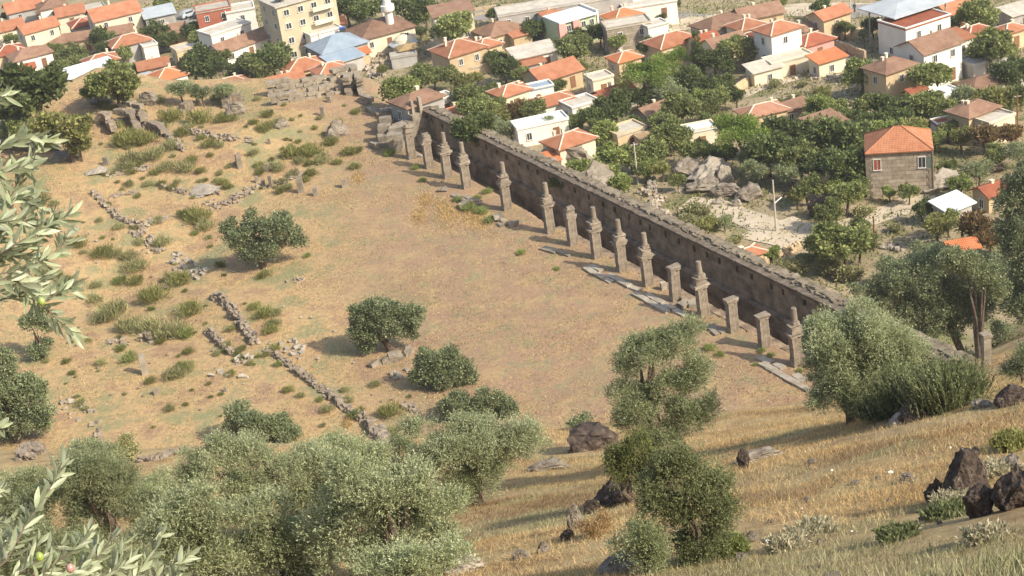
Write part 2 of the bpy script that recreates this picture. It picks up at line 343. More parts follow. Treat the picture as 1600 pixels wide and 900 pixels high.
# ---------------------------------------------------------------- houses of the village
def roof_mb(kind, w, d, h, rise, o=.4, th=.14):
    m = MB(); W, D = w/2+o, d/2+o
    if kind == 'hip':
        if w >= d: a, b = (-(W-D), 0), (W-D, 0)
        else: a, b = (0, -(D-W)), (0, D-W)
        v = [(-W,-D,h),(W,-D,h),(W,D,h),(-W,D,h),(-W,-D,h+th),(W,-D,h+th),(W,D,h+th),(-W,D,h+th),(a[0],a[1],h+th+rise),(b[0],b[1],h+th+rise)]
        f = [(3,2,1,0),(0,1,5,4),(1,2,6,5),(2,3,7,6),(3,0,4,7)]
        f += [(4,5,9,8),(5,6,9),(6,7,8,9),(7,4,8)] if w >= d else [(4,5,8),(5,6,9,8),(6,7,9),(7,4,8,9)]
        rl = [((v[8]), v[9]), (v[4], v[8]), (v[7], v[8] if w >= d else v[9]), (v[5], v[9] if w >= d else v[8]), (v[6], v[9])]
    elif kind == 'gable':
        v = []
        for x in (-W, W):
            v += [(x,-D,h-rise*o/(d/2)),(x,0,h+rise),(x,D,h-rise*o/(d/2)),(x,-D,h-rise*o/(d/2)+th),(x,0,h+rise+th),(x,D,h-rise*o/(d/2)+th)]
        f = [(3,9,10,4),(4,10,11,5),(0,1,7,6),(1,2,8,7),(0,6,9,3),(2,5,11,8),(0,3,4,1),(1,4,5,2),(6,7,10,9),(7,8,11,10)]
        rl = [(v[4], v[10])]
    elif kind == 'shed':
        v = [(-W,-D,h),(W,-D,h),(W,D,h+rise),(-W,D,h+rise),(-W,-D,h+th),(W,-D,h+th),(W,D,h+rise+th),(-W,D,h+rise+th)]
        f = [(3,2,1,0),(4,5,6,7),(0,1,5,4),(1,2,6,5),(2,3,7,6),(3,0,4,7)]; rl = []
    else:
        v = [(-W,-D,h),(W,-D,h),(W,D,h),(-W,D,h),(-W,-D,h+.22),(W,-D,h+.22),(W,D,h+.22),(-W,D,h+.22)]
        f = [(3,2,1,0),(4,5,6,7),(0,1,5,4),(1,2,6,5),(2,3,7,6),(3,0,4,7)]; rl = []
    m.add(v, f); return m, rl
def wall_mb(kind, w, d, h, rise):
    m = MB(); W, D = w/2, d/2; b = -2.2
    if kind == 'gable':
        v = [(-W,-D,b),(W,-D,b),(W,D,b),(-W,D,b),(-W,-D,h),(W,-D,h),(W,D,h),(-W,D,h),(-W,0,h+rise-.02),(W,0,h+rise-.02)]
        f = [(0,1,5,4),(2,3,7,6),(1,2,6,9,5),(3,0,4,8,7),(4,5,9,8),(6,7,8,9),(3,2,1,0)]
    elif kind == 'shed':
        v = [(-W,-D,b),(W,-D,b),(W,D,b),(-W,D,b),(-W,-D,h),(W,-D,h),(W,D,h+rise*.93),(-W,D,h+rise*.93)]
        f = [(0,1,5,4),(1,2,6,5),(2,3,7,6),(3,0,4,7),(4,5,6,7),(3,2,1,0)]
    else:
        v = [(-W,-D,b),(W,-D,b),(W,D,b),(-W,D,b),(-W,-D,h),(W,-D,h),(W,D,h),(-W,D,h)]
        f = [(0,1,5,4),(1,2,6,5),(2,3,7,6),(3,0,4,7),(4,5,6,7),(3,2,1,0)]
    return m.add(v, f)
_win = {}
def window(parent, x, y, z, rz, ww=.75, wh=1.05, shut=None):
    k = (ww, wh)
    if k not in _win:
        fr = MB()
        for c, s in [((-ww/2,-.03,0),(.1,.12,wh+.1)),((ww/2,-.03,0),(.1,.12,wh+.1)),((0,-.03,wh/2),(ww-.1,.12,.1)),((0,-.05,-wh/2),(ww+.2,.2,.1)),((0,-.04,0),(.06,.06,wh-.1))]: fr.box(c, s)
        _win[k] = (fr.mesh('window'), MB().box((0,-.012,0), (ww-.1, .04, wh-.1)).mesh('pane'))
    a = obj('window', _win[k][0], FRAME, parent, (x, y, z), rz)
    obj('pane', _win[k][1], shut or PANE, a)
_door = MB().box((0,-.03,.9), (.9,.1,1.8)).mesh('door')
def house(px, py, w, d, h, rot, kind, rc, wc, label, rise=None, cat='house', win=2, chim=1, base=None, ridge=None, mat_front=None):
    w0, d0, h0 = w, d, h; sm = 16 if px < 640 and py > 60 else None; t = hit(px, py, h, None, sm)[1]; k_ = t/300; w, d, h = w0*.48*k_, d0*.50*k_, h0*(.45+.42*k_)
    rise = rise if rise is not None else (min(w, d)*.24 if kind in ('hip', 'gable') else .6 if kind == 'shed' else 0)
    q, t = hit(px, py, h+rise*.45, None, sm)
    if base is not None: q[2] = base
    rz = R(rot); e = empty('house' if cat == 'house' else cat.replace(' ', '_'), q.tolist(), rz, label=label, cat=cat)
    USED[label] = 1; LAND.append((px, py, label))
    obj('wall', wall_mb(kind, w, d, h, rise), WALLM[wc], e)
    rm, rl = roof_mb(kind, w, d, h, rise, o=.12 if kind == 'flat' else .4)
    r = obj('roof', rm, TILE[rc], e)
    if ridge is None: ridge = kind == 'hip' and rc in ('orange', 'new', 'pink', 'red')
    if ridge and rl:
        rb = MB()
        for a, b in rl: rb.tube([a, b], .11, 5)
        obj('ridge', rb, RIDGE, r)
    if kind == 'flat':
        pb = MB(); W, D = w/2+.12, d/2+.12
        for c, s in [((0,-D+.1,h+.32),(2*W,.2,.2)),((0,D-.1,h+.32),(2*W,.2,.2)),((-W+.1,0,h+.32),(.2,2*D-.4,.2)),((W-.1,0,h+.32),(.2,2*D-.4,.2))]: pb.box(c, s)
        obj('parapet', pb, WALLM[wc], r)
    fl = max(1, int(round(h/2.7)))
    zs = [h-1.2-2.6*i for i in range(fl)][:4]
    if win:
        nf = max(1, int(w/3.2)) if win > 1 else 1; ns = max(1, int(d/3.6)) if win > 1 else 1
        for z in zs:
            for i in range(min(nf, 5)):
                if z == zs[-1] and i == nf//2 and h > 2.4: continue
                window(e, -w/2+w*(i+.5)/nf+random.uniform(-.3,.3), -d/2, z, 0)
            for sx, rr in ((1, 90), (-1, -90)):
                for i in range(min(ns, 3)):
                    if random.random() < .75: window(e, sx*w/2, -d/2+d*(i+.5)/ns+random.uniform(-.3,.3), z, R(rr))
        if h > 2.4:
            i = nf//2; obj('door', _door, WOOD, e, (-w/2+w*(i+.5)/nf, -d/2, zs[-1]-1.3))
    for c in range(chim):
        cx, cy = random.uniform(-w*.3, w*.3), random.uniform(0, d*.3)
        top = h+rise+.5; cb = MB().box((0,0,top-1.3), (.36,.36,2.3)).box((0,0,top-.1), (.48,.48,.08))
        obj('chimney', cb, RIDGE if c else WALLM['cream'], r, (cx, cy, 0))
    return e, q
HS = [
 # px, py, w, d, h, rot, kind, roof, wall, label
 (38,5,13,9,4,20,'gable','orange','grey','long orange gabled house with grey walls at the far left corner'),
 (80,4,9,8,5,18,'hip','brown','white','white house with brown hipped roof behind the cream gabled hall'),
 (108,14,9,8,4,15,'gable','orange','cream','small orange gabled house with cream gable behind the hall'),
 (140,14,10,8,3.5,18,'flat','conc','grey','grey flat roofed shop in the far left street'),
 (176,14,16,11,6,22,'gable','orange','cream','big orange gabled house with cream gable and balconies'),
 (128,33,8,8,3.5,20,'hip','red','grey','dark red pyramid roofed house beside the balconied gabled house'),
 (211,26,9,7,4,12,'flat','conc','cream','cream shop row with dark openings and flat roof'),
 (247,18,10,9,4.5,14,'shed','grey','grey','shop with blue-grey sheet metal roof and white awning'),
 (332,12,12,9,7,10,'flat','conc','rust','dark red two storey building with white window bays'),
 (374,13,10,9,6,8,'flat','conc','white','white street building half covered by green creeper'),
 (10,38,10,8,4,22,'gable','orange','cream','orange roofed cream house cut by the left edge of view'),
 (57,38,12,8,6.5,30,'gable','orange','cream','tall cream gabled hall with blank bright wall'),
 (137,52,30,7,3.2,3,'gable','brown','tan','very long low brown roofed stable building'),
 (200,60,13,9,4,22,'hip','orange','grey','orange hipped house with whitewashed side annex'),
 (232,70,5,5,3.2,22,'flat','conc','white','small white cube annex beside the orange hipped house'),
 (350,44,16,9,6,36,'flat','conc','white','bright white blank walled building with flat grey roof'),
 (378,60,24,9,4,40,'gable','brown','white','long brown roofed garage building with teal doors'),
 (345,77,8,6,3,30,'gable','orange','cream','small faded orange roofed shed by the garage building'),
 (12,76,10,8,4,26,'hip','red','tan','reddish hipped house at the left edge'),
 (45,80,13,9,4,26,'hip','brown','white','faded hipped house with bright white end wall'),
 (38,103,6,4,2.5,20,'gable','red','tan','tiny red roofed hut in the trees at left'),
 (138,107,17,9,5,28,'shed','white','white','white house with big white sheet metal roof'),
 (156,90,11,8,4,20,'hip','orange','cream','orange hipped house behind the white metal roof'),
 (238,97,10,7,4.5,12,'gable','orange','tan','old orange gabled barn behind the yellow banded house'),
 (260,113,11,10,4.2,28,'hip','new','white','bright orange hipped house with yellow banded wall'),
 (224,122,5,5,3,20,'shed','grey','grey','small grey metal lean-to beside the yellow banded house'),
 (358,128,15,10,3,18,'hip','orange','tan','low wide orange hipped roof below the ruin slope'),
 (297,72,12,7,3,24,'flat','conc','tan','plain house with flat stone-grey roof among trees'),
 (267,43,9,8,3.5,15,'gable','brown','tan','old brown roof sunk between dark trees'),
 (520,32,7,6,5,20,'gable','orange','tan','narrow orange gable right of the yellow apartment block'),
 (503,48,12,7,5,26,'flat','conc','white','bright white low block at the foot of the apartment block'),
 (480,62,6,4,3,20,'shed','new','tan','small orange lean-to left of the blue metal roof'),
 (525,62,17,14,4,26,'hip','blue','grey','low building with wide blue-grey metal hipped roof'),
 (592,38,20,15,4,24,'hip','brown','cream','prayer hall with big brown hipped roof beside the minaret'),
 (715,70,15,13,5,28,'hip','orange','tan','large orange hipped house with dark side and white porch'),
 (757,66,9,8,4.5,28,'hip','orange','tan','smaller tan house joined behind the large hipped house'),
 (472,98,14,11,3,20,'hip','orange','tan','orange hipped house above the ruined terrace wall'),
 (515,104,11,9,3,24,'hip','orange','cream','orange gabled cottage by the terrace wall'),
 (440,122,14,9,2.6,16,'gable','orange','cream','long faded orange roof with two chimneys above the ruins'),
 (535,88,12,8,3,28,'shed','blue','grey','low rusty sheet metal workshop below the blue roof'),
 (557,80,7,5,2.6,26,'gable','new','tan','small red-orange shed beside the metal workshop'),
 (650,150,15,11,4.5,32,'hip','brown','grey','brown hipped house with long grey side wall by the ruins'),
 (690,152,9,8,4.5,28,'flat','conc','white','white flat roofed block joined to the brown hipped house'),
 (702,172,14,7,3,22,'gable','orange','cream','long low orange roof just beyond the far wall corner'),
 (795,138,11,9,4,28,'hip','orange','cream','orange hipped house with white side left of the blue canopy'),
 (636,72,6,5,2.8,10,'hip','thatch','tan','small thatched open shelter'),
 (630,86,9,5,2.2,4,'flat','conc','grey','low grey slab roofed shed in front of the shelter'),
 (733,104,14,6,1.6,14,'flat','conc','tan','pale flat platform below the large hipped house'),
 (704,14,14,10,8,8,'shed','brown','cream','tall cream building with reddish roof at the top edge'),
 (780,40,15,12,3.5,28,'hip','brown','tan','very old sagging brown hipped roof'),
 (798,28,7,6,4,24,'hip','orange','cream','small orange hipped house behind the sagging roof'),
 (880,4,48,10,6,4,'flat','conc','grey','very long grey hall along the top road'),
 (872,17,15,9,4.5,28,'gable','orange','white','orange gabled house behind the pink and green house'),
 (820,25,11,8,3.5,24,'hip','orange','cream','orange hipped house left of the gabled house'),
 (811,50,7,5,3,22,'shed','orange','tan','little orange lean-to roof behind the dark tree'),
 (832,78,15,9,4,14,'shed','conc','white','white house with flat roof and orange tiled rim'),
 (862,106,17,12,3.6,28,'gable','orange','tan','big orange gabled barn with pale stone gable'),
 (828,96,9,4,2.8,16,'shed','orange','grey','open fronted shed with rusty orange roof'),
 (838,136,11,6,3.4,12,'flat','blue','white','white open canopy with pale blue metal roof'),
 (858,154,17,9,3.6,18,'hip','orange','white','wide orange hipped house beside the white terrace'),
 (905,160,11,9,3.4,24,'flat','conc','white','white house with flat bare terrace roof'),
 (806,137,8,7,3.6,22,'hip','orange','white','orange roof corner left of the pale blue canopy'),
 (972,19,11,9,3.5,24,'hip','new','cream','bright orange hipped house by the road junction'),
 (978,36,16,9,5,6,'flat','conc','stone','wide stone walled building with bare concrete roof'),
 (1022,38,8,6,4.5,20,'flat','conc','white','white cubic house beside the stone walled building'),
 (1013,5,19,7,4.5,4,'flat','conc','white','long white house with small windows at the top road'),
 (1048,58,16,11,3.4,26,'hip','orange','tan','wide orange hipped house behind the pines'),
 (1124,30,17,11,3.8,30,'hip','brown','grey','dark brown hipped house by the wide road'),
 (1183,14,15,10,3.5,12,'gable','brown','tan','weathered brown roofed barn at the top right'),
 (1165,35,10,9,4,26,'hip','orange','cream','small orange hipped house beside the dark brown one'),
 (1130,60,13,8,4,22,'gable','brown','cream','dark roofed house with two chimneys and pale walls'),
 (1098,57,9,7,3.5,26,'gable','red','cream','narrow dark red roof between the pines and chimneys'),
 (1195,50,8,8,4.5,22,'hip','red','white','red hipped roof left of the tall white house'),
 (975,86,9,8,4.5,22,'hip','new','tan','small orange hipped house left of the bright pine'),
 (936,120,8,7,3.2,18,'flat','conc','cream','grey flat roofed hut with brown lean-to'),
 (957,140,13,9,3,30,'gable','red','grey','dark maroon roofed house below the bright pine'),
 (938,155,9,4,2.6,10,'shed','orange','cream','thin orange lean-to in front of the maroon roof'),
 (843,190,19,8,3.6,12,'flat','white','white','long plain white shed with flat white roof'),
 (888,214,15,11,4,28,'hip','orange','cream','orange hipped house with a tall chimney beyond the wall'),
 (977,202,12,9,3.6,24,'flat','conc','tan','beige house with flat roof and orange rim'),
 (1018,213,11,6,2.6,14,'flat','thatch','stone','low roofless stone hut beside the beige house'),
 (1020,167,11,8,3,30,'gable','brown','grey','brown gabled cottage among the middle trees'),
 (1092,200,11,7,3.4,8,'flat','white','cream','low white flat roofed house left of the round tree'),
 (1193,103,11,6,2.6,18,'shed','conc','cream','patched pale sheds beside the dirt lane'),
 (1190,168,15,9,3,14,'hip','pink','tan','faded pink hipped roof behind the round green tree'),
 (1214,40,13,10,7.5,26,'hip','orange','white','tall white house with orange hipped roof'),
 (1295,17,12,8,5,28,'gable','orange','tan','tan stone house with orange gabled roof by the road'),
 (1268,58,12,9,3.8,24,'hip','red','pink','small pink house with red hipped roof'),
 (1262,39,9,7,3,26,'hip','brown','tan','old brown roof behind the pink house'),
 (1230,90,16,7,3,16,'flat','conc','cream','long cream yard building with bare concrete roof'),
 (1292,88,11,6,2.8,22,'shed','new','cream','concrete roofed shed with a strip of orange tiles'),
 (1428,30,20,14,6,26,'flat','red','white','big white unfinished villa under a floating metal roof'),
 (1487,8,11,9,4,28,'gable','orange','white','orange and blue roofed house at the top right'),
 (1452,62,17,13,7,26,'gable','brown','white','big white two storey house with brown gabled roof'),
 (1490,57,10,8,5.5,26,'shed','orange','white','white wing with shallow orange roof behind the big white house'),
 (1523,45,11,8,3.2,22,'hip','red','cream','reddish hipped cottage right of the big white house'),
 (1577,42,9,7,3.4,24,'hip','orange','tan','tan cottage with orange hipped roof near the right edge'),
 (1390,98,14,11,5.6,28,'hip','brown','tan','tan stone house with brown hipped roof and orange porch roof'),
 (1538,124,16,9,3,20,'hip','brown','white','low white house with wide brown hipped roof'),
 (1598,105,6,5,3,20,'hip','orange','grey','orange roofed hut cut by the right edge'),
 (1535,92,15,8,2.6,24,'flat','grey','grey','low grey metal sheds behind the wide brown roof'),
 (1436,144,6,4,2.6,18,'shed','red','tan','tiny red lean-to among the right hand trees'),
 (1472,146,11,7,2.8,24,'flat','white','white','white sheeted shed left of the low white house'),
 (1520,166,14,10,5,28,'hip','brown','tan','grey-brown hipped house with flat annex at the right'),
 (1552,184,12,8,4,28,'flat','conc','cream','flat roofed annex with pale parapet at the right'),
 (1474,191,7,5,2.8,10,'flat','red','white','small white walled enclosure with red roof slab'),
 (1288,188,12,9,5,24,'shed','brown','white','ruined white walled house with broken brown roof'),
 (1230,162,12,7,2.6,20,'gable','brown','stone','collapsed dark tiled roof on stone walls'),
 (1592,14,11,7,3.2,20,'shed','conc','grey','dark open fronted shed at the top right corner'),
 (1548,292,9,8,3,24,'gable','red','tan','red ribbed roof house with chimney near the right olives'),
 (1488,317,11,7,2.8,28,'shed','white','grey','pale teal sheet metal lean-to by the red ribbed roof'),
 (1505,384,9,3,2.4,4,'shed','new','tan','narrow orange roof strip above the big right olive'),
 (1352,240,4,4,3,10,'shed','orange','grey','tiny tiled lean-to left of the stone house'),
 (1168,392,9,6,2.4,22,'hip','orange','tan','small tiled house tucked behind the market wall'),
 (852,248,8,5,2.2,18,'shed','new','tan','orange shed roof peeping over the market wall'),
]
for q in HS:
    lab = q[-1]; kd = q[6]
    cat = 'shed' if any(s in lab for s in ('shed', 'lean-to', 'hut', 'canopy', 'shelter', 'platform', 'enclosure')) else 'house'
    small = q[2]*q[3] < 50
    house(*q, cat=cat, win=0 if small or 'platform' in lab else (1 if q[4] < 3.2 else 2), chim=0 if kd in ('flat', 'shed') or small else random.choice((1, 1, 2)))
# the yellow apartment block
q, t = hit(478, 88, 0, 240, 14); e = empty('apartment_block', (q[0], q[1]+3, q[2]), R(27), label='pale yellow four storey apartment block with flat roof', cat='apartment block')
LAND.append((470, 40, 'yellow apartment block'))
obj('wall', MB().box((0,0,3.4), (9.6,7.2,12.8)), WALLM['yellow'], e)
e.scale = (1.18, 1.12, 1.05)
r = obj('roof', MB().box((0,0,9.95), (10.3,7.9,.28)), TILE['conc'], e)
obj('stair_tower', MB().box((-1,1.2,10.9), (2.4,2.2,1.7)).box((-1,1.2,11.85), (2.8,2.6,.18)), WALLM['cream'], r)
obj('solar_panel', MB().box((-3.4,-1.6,10.6), (1.6,1.2,.1), tilt=.3).box((-3.4,-1.6,10.3), (.1,.9,.5)), PANE, r)
for fz in (1.3, 3.8, 6.3, 8.6):
    for wx in (-3.4, -1.1, 1.1, 3.4): window(e, wx, -3.6, fz, 0, .9, 1.0)
    for wy in (-2, 1.6): window(e, -4.8, wy, fz, R(-90), .9, 1.0)
    obj('balcony', MB().box((2.2,-4.05,fz-.9), (3.4,.9,.12)).box((2.2,-4.45,fz-.5), (3.4,.1,.7)), WALLM['cream'], e)
# the floating metal roof over the unfinished villa
q, t = hit(1417, 4, 6.5); e = empty('canopy_roof', (q[0], q[1], gz(q[0], q[1])), R(26), label='wide pale sheet metal roof on posts above the unfinished white villa', cat='roof')
rm, rl = roof_mb('hip', 11, 7.5, 6.2, .6, .5); obj('metal_sheet', rm, TILE['grey'], e)
for sx in (-4.8, 4.8):
    for sy in (-3., 3.): obj('post', MB().tube([(sx,sy,-1),(sx,sy,6.22)], .13, 6), POLE, e)
# the stone house beyond the wall, seen close
q, t = hit(1414, 306, 0); e = empty('house', (q[0]+.2, q[1]+3., q[2]-.3), R(-13), label='solitary two storey stone house with orange hipped roof and red shutter', cat='house')
LAND.append((1413, 260, 'solitary stone house'))
SH = 5.7
e.scale = (.86, .8, 1.)
obj('wall', wall_mb('hip', 8.2, 7.2, SH, 0), WALLM['stone'], e)
rm, rl = roof_mb('hip', 8.2, 7.2, SH, 1.9, .35); r = obj('roof', rm, mat('tile_stone_house', (.42,.17,.085), (.52,.24,.13), (.36,.2,.13), scale=1.2, kind='tile'), e)
rb = MB(); [rb.tube([a, b], .1, 5) for a, b in rl]; obj('ridge', rb, TILE['orange'], r)
obj('cornice', MB().box((0,-3.66,SH-.09), (8.5,.18,.18)).box((-4.16,0,SH-.09), (.16,7.4,.18)), RUBB, e)
window(e, -2.9, -3.6, SH-1.4, 0, .95, 1.35, REDSH); window(e, 2.9, -3.6, SH-1.4, 0, .95, 1.35)
obj('shutter', MB().box((3.8,-3.66,SH-1.4), (.6,.08,1.3)), mat('shutter_green', (.10,.14,.12), (.14,.18,.15), scale=3), e)
for sx in (-1, 1):
    qb = MB()
    for i in range(14): qb.box((sx*(4.1-.12*(i%2)), -3.62, -.6+i*.46), (.62+.25*(i%2), .1, .457))
    obj('quoins', qb, RUBB, e)
obj('drainpipe', MB().tube([(4.3,-3.7,-.5),(4.3,-3.7,SH)], .07, 6), RUBB, e)
# mosque minaret and ablution kiosk
q, t = hit(613, 58, 2); e = empty('minaret', (q[0], q[1], q[2]), 0, label='slim white minaret rising beside the brown roofed prayer hall', cat='minaret')
LAND.append((606, 25, 'white minaret'))
obj('shaft', MB().tube([(0,0,-2),(0,0,2.5),(0,0,3.2),(0,0,13)], [1.1,1.0,.72,.66], 20), WALLM['white'], e)
obj('balcony', MB().tube([(0,0,6.4),(0,0,6.9),(0,0,7.1),(0,0,7.9)], [.7,1.15,1.2,1.2], 20), WALLM['white'], e)
obj('spire', MB().tube([(0,0,13),(0,0,15.6)], [1.05,.05], 16), TILE['grey'], e)
q, t = hit(628, 54, 3.5); e = empty('kiosk', (q[0], q[1], q[2]), 0, label='low beige domed fountain kiosk with grey skirt roof by the minaret', cat='kiosk')
obj('wall', MB().tube([(0,0,-1),(0,0,1.9)], 1.9, 8), WALLM['cream'], e)
obj('skirt_roof', MB().tube([(0,0,1.9),(0,0,2.05),(0,0,2.4)], [2.7,2.7,1.7], 8), TILE['grey'], e)
obj('dome', MB().tube([(0,0,2.3),(0,0,2.8),(0,0,3.2),(0,0,3.5)], [1.8,1.6,1.,.1], 16), WALLM['cream'], e)
# the pink and green house
q, t = hit(890, 30, 4); e = empty('house', q.tolist(), R(24), label='two storey house painted pink and pale green with balcony', cat='house')
LAND.append((893, 38, 'pink and green house'))
obj('wall', MB().box((0,0,1.5), (7.4,5.4,6.2)), WALLM['green'], e)
obj('pink_bay', MB().box((-3.1,-2.95,1.5), (1.3,.5,6.2)), WALLM['pink'], e)
obj('pink_bay', MB().box((-.4,-2.95,1.5), (1.3,.5,6.2)), WALLM['pink'], e)
obj('side_wall', MB().box((3.85,0,1.8), (.3,5.8,6.9)), WALLM['white'], e)
obj('roof', MB().box((0,-.2,4.75), (7.3,6.1,.25)), TILE['white'], e)
for z in (1.2, 3.4): obj('balcony', MB().box((-1.75,-3.3,z-.9), (1.35,1.2,.12)).box((-1.75,-3.85,z-.5), (1.35,.1,.7)), WALLM['green'], e)
for z in (1.2, 3.4):
    for x in (-1.75, 1.1, 2.7): window(e, x, -2.7, z, 0, .8, 1.1)
# solar water heaters
for a, b, h_ in [(535,46,4.6)]:
    q, t = hit(a, b, h_); e = empty('solar_heater', (q[0], q[1], q[2]+h_-.3), R(10), label=rel_label(a, b, 'rooftop', 'solar water heater'), cat='water heater'); e.scale = (.6, .6, .6)
    obj('tank', MB().tube([(-.9,.5,.9),(.9,.5,.9)], .32, 10), mat('tank_blue', (.05,.12,.45), (.07,.16,.5), scale=2), e); obj('panel', MB().add([(-.9,-.9,0),(.9,-.9,0),(.9,.4,.8),(-.9,.4,.8),(-.9,-.9,-.08),(.9,-.9,-.08),(.9,.4,.72),(-.9,.4,.72)], [(0,1,2,3),(7,6,5,4),(0,4,5,1),(1,5,6,2),(2,6,7,3),(3,7,4,0)]), PANE, e)
    obj('stand', MB().box((-.8,.4,.1), (.06,.06,1.8)).box((.8,.4,.1), (.06,.06,1.8)), STEEL, e)
# ---------------------------------------------------------------- roads and paths (draped sheets)
def strip(name, pts, wd, m, lift=.05, kind='structure', n=None):
    W = [hit(a, b)[0] for a, b in pts]; P = []
    for a, b in zip(W[:-1], W[1:]):
        k = max(2, int(np.hypot(*(b-a)[:2])/.8)); P += [a+(b-a)*i/k for i in range(k)]
    P.append(W[-1]); P = np.array(P); T = np.gradient(P[:,:2], axis=0); T /= np.linalg.norm(T, axis=1)[:,None]+1e-9
    Nn = np.stack([-T[:,1], T[:,0]], -1); k = 9; V = []
    for j in range(k):
        u = (j/(k-1)-.5)*wd*(1+.08*np.sin(np.arange(len(P))*.9+j)); xy = P[:,:2]+Nn*u[:,None]
        V.append(np.stack([xy[:,0], xy[:,1], height(xy[:,0], xy[:,1])+lift], -1))
    V = np.array(V); i = np.arange(k*len(P)).reshape(k, len(P))
    F = np.stack([i[:-1,:-1], i[:-1,1:], i[1:,1:], i[1:,:-1]], -1).reshape(-1, 4)
    return setp(obj(name, npmesh(name, V.reshape(-1, 3), F), m), kind=kind)
ROAD = mat('road_asphalt', (.25,.23,.21), (.32,.30,.27), scale=.3, bump=.1)
DIRT = mat('dirt_path', (.46,.38,.27), (.58,.49,.37), (.38,.30,.20), scale=.5, bump=.5)
strip('road', [(700,28),(790,20),(900,12),(960,14),(1000,22),(1080,30),(1170,34)], 7, ROAD)
strip('road', [(1030,44),(1090,36),(1160,26),(1240,16),(1330,14),(1420,22)], 8, DIRT, .07)
strip('road', [(270,20),(292,30),(315,32),(340,40)], 9, ROAD, .06)
strip('road', [(1290,26),(1330,20),(1380,14)], 9, ROAD, .09)
strip('path', [(1310,78),(1330,88),(1355,98)], 3.5, ROAD)
strip('path', [(1070,318),(1110,320),(1150,335),(1190,350),(1240,364),(1290,368),(1350,345),(1400,328),(1450,305)], 4.2, DIRT)
strip('path', [(1195,354),(1225,364),(1262,372)], 8, DIRT, .09)
strip('path', [(1150,152),(1180,140),(1220,128),(1250,120)], 3.0, DIRT)
strip('path', [(380,90),(400,78),(410,66)], 6, ROAD)
# ---------------------------------------------------------------- the ancient market building
GAX = math.atan2(DU[1], DU[0])           # direction of the row of pillars
def kpos(k, wv, z=0.): p = ag(k, wv); return Vector((p[0], p[1], z))
# long standing wall, local x along the row
LW0, LW1, WW, WT = -6.5, 17.25, 5.25, 3.0
wl = empty('market_wall', kpos(LW0, WW, 0), GAX, label='long tall ancient stone wall running diagonally behind the pillars', cat='ruined wall')
LEN = (LW1-LW0)*SP
def wbox(mb, x0, x1, y0, y1, z0, z1, jit=0.): mb.box(((x0+x1)/2, (y0+y1)/2, (z0+z1)/2), (x1-x0, abs(y1-y0), z1-z0), jit=jit)
# +y local points to the terrace (left of the row direction), -y to the village
lo = MB(); wbox(lo, 0, LEN, -1.0, .35, -11, -.72); obj('lower_wall', lo, RUINW, wl)
up_ = MB()
wbox(up_, 0, LEN, -.95, -.45, -.72, 2.35); 
wbox(up_, 0, LEN, -.45, 0, -.72, 1.35)
x = 0.; hole = []
while x < LEN-1.2:
    g = random.uniform(1.1, 2.4); hz = random.random()
    x1 = min(x+g, LEN); wbox(up_, x, x1, -.45, 0, 1.35, 1.95 if hz > .3 else 1.8); hw = random.uniform(.3, .5)
    if hz > .3: wbox(up_, x, x1, -.45, 0, 1.95, 2.35)
    else: wbox(up_, x, x1, -.45, 0, 1.8, 2.35)
    wbox(up_, x1, x1+hw, -.45, 0, 1.95, 2.35); x = x1+hw
if x < LEN: wbox(up_, x, LEN, -.45, 0, 1.35, 2.35)
obj('upper_wall', up_, RUINW, wl)
led = MB(); x = 0
while x < LEN:
    g = random.uniform(.8, 1.9); led.box((x+g/2, .34+random.uniform(-.06,.04), -.62), (g-.04, .5+random.uniform(-.12,.1), .2), jit=.04); x += g
obj('ledge', led, RUINW, wl)
cn = MB(); x = 0
while x < LEN:
    g = random.uniform(.9, 1.6)
    cn.box((x+g/2, -.30, 2.45), (g-.03, 1.15+random.uniform(-.03,.03), .16), jit=.02); cn.box((x+g/2, -.24, 2.65), (g-.05, 1.38+random.uniform(-.07,.05), .2), jit=.04); x += g
obj('cornice', cn, mat('cornice_stone', (.10,.08,.06), (.20,.165,.125), scale=1.5, bump=.8, bscale=6), wl)
cp = MB(); x = 0
while x < LEN:
    g = random.uniform(.25, .7)
    if random.random() < .93: cp.box((x+g/2, -.8+random.uniform(-.15,.15), 2.70+random.uniform(0,.1)), (g, random.uniform(.5,.95), random.uniform(.2,.42)), jit=.15, tilt=.14)
    if random.random() < .75: cp.box((x+g/2, -.45+random.uniform(-.12,.12), 2.76+random.uniform(0,.06)), (g*.6, random.uniform(.25,.45), random.uniform(.12,.25)), jit=.18, tilt=.25)
    if random.random() < .5: cp.box((x+g/2, -1.25, 2.5), (g, .6, .6), jit=.15, tilt=.2)
    x += g*.82
obj('coping', cp, mat('coping_stone', (.14,.115,.08), (.27,.23,.17), (.12,.13,.06), scale=1.3, bump=.8, bscale=6), wl)
LAND.append((1010, 350, 'long market wall'))
# retaining wall that carries the terrace edge
tw = empty('terrace_edge_wall', kpos(-6.5, 1.2, 0), GAX, label='stone retaining wall under the row of pillars, facing the pit', cat='retaining wall')
tb = MB(); x = 0
while x < 15.6*SP:
    g = random.uniform(.7, 1.5)
    tb.box((x+g/2, 0, -2.97), (g-.02, .8+random.uniform(-.08,.08), 5.9+random.uniform(-.12,.03)), jit=.01); x += g
obj('masonry', tb, RUINW, tw)
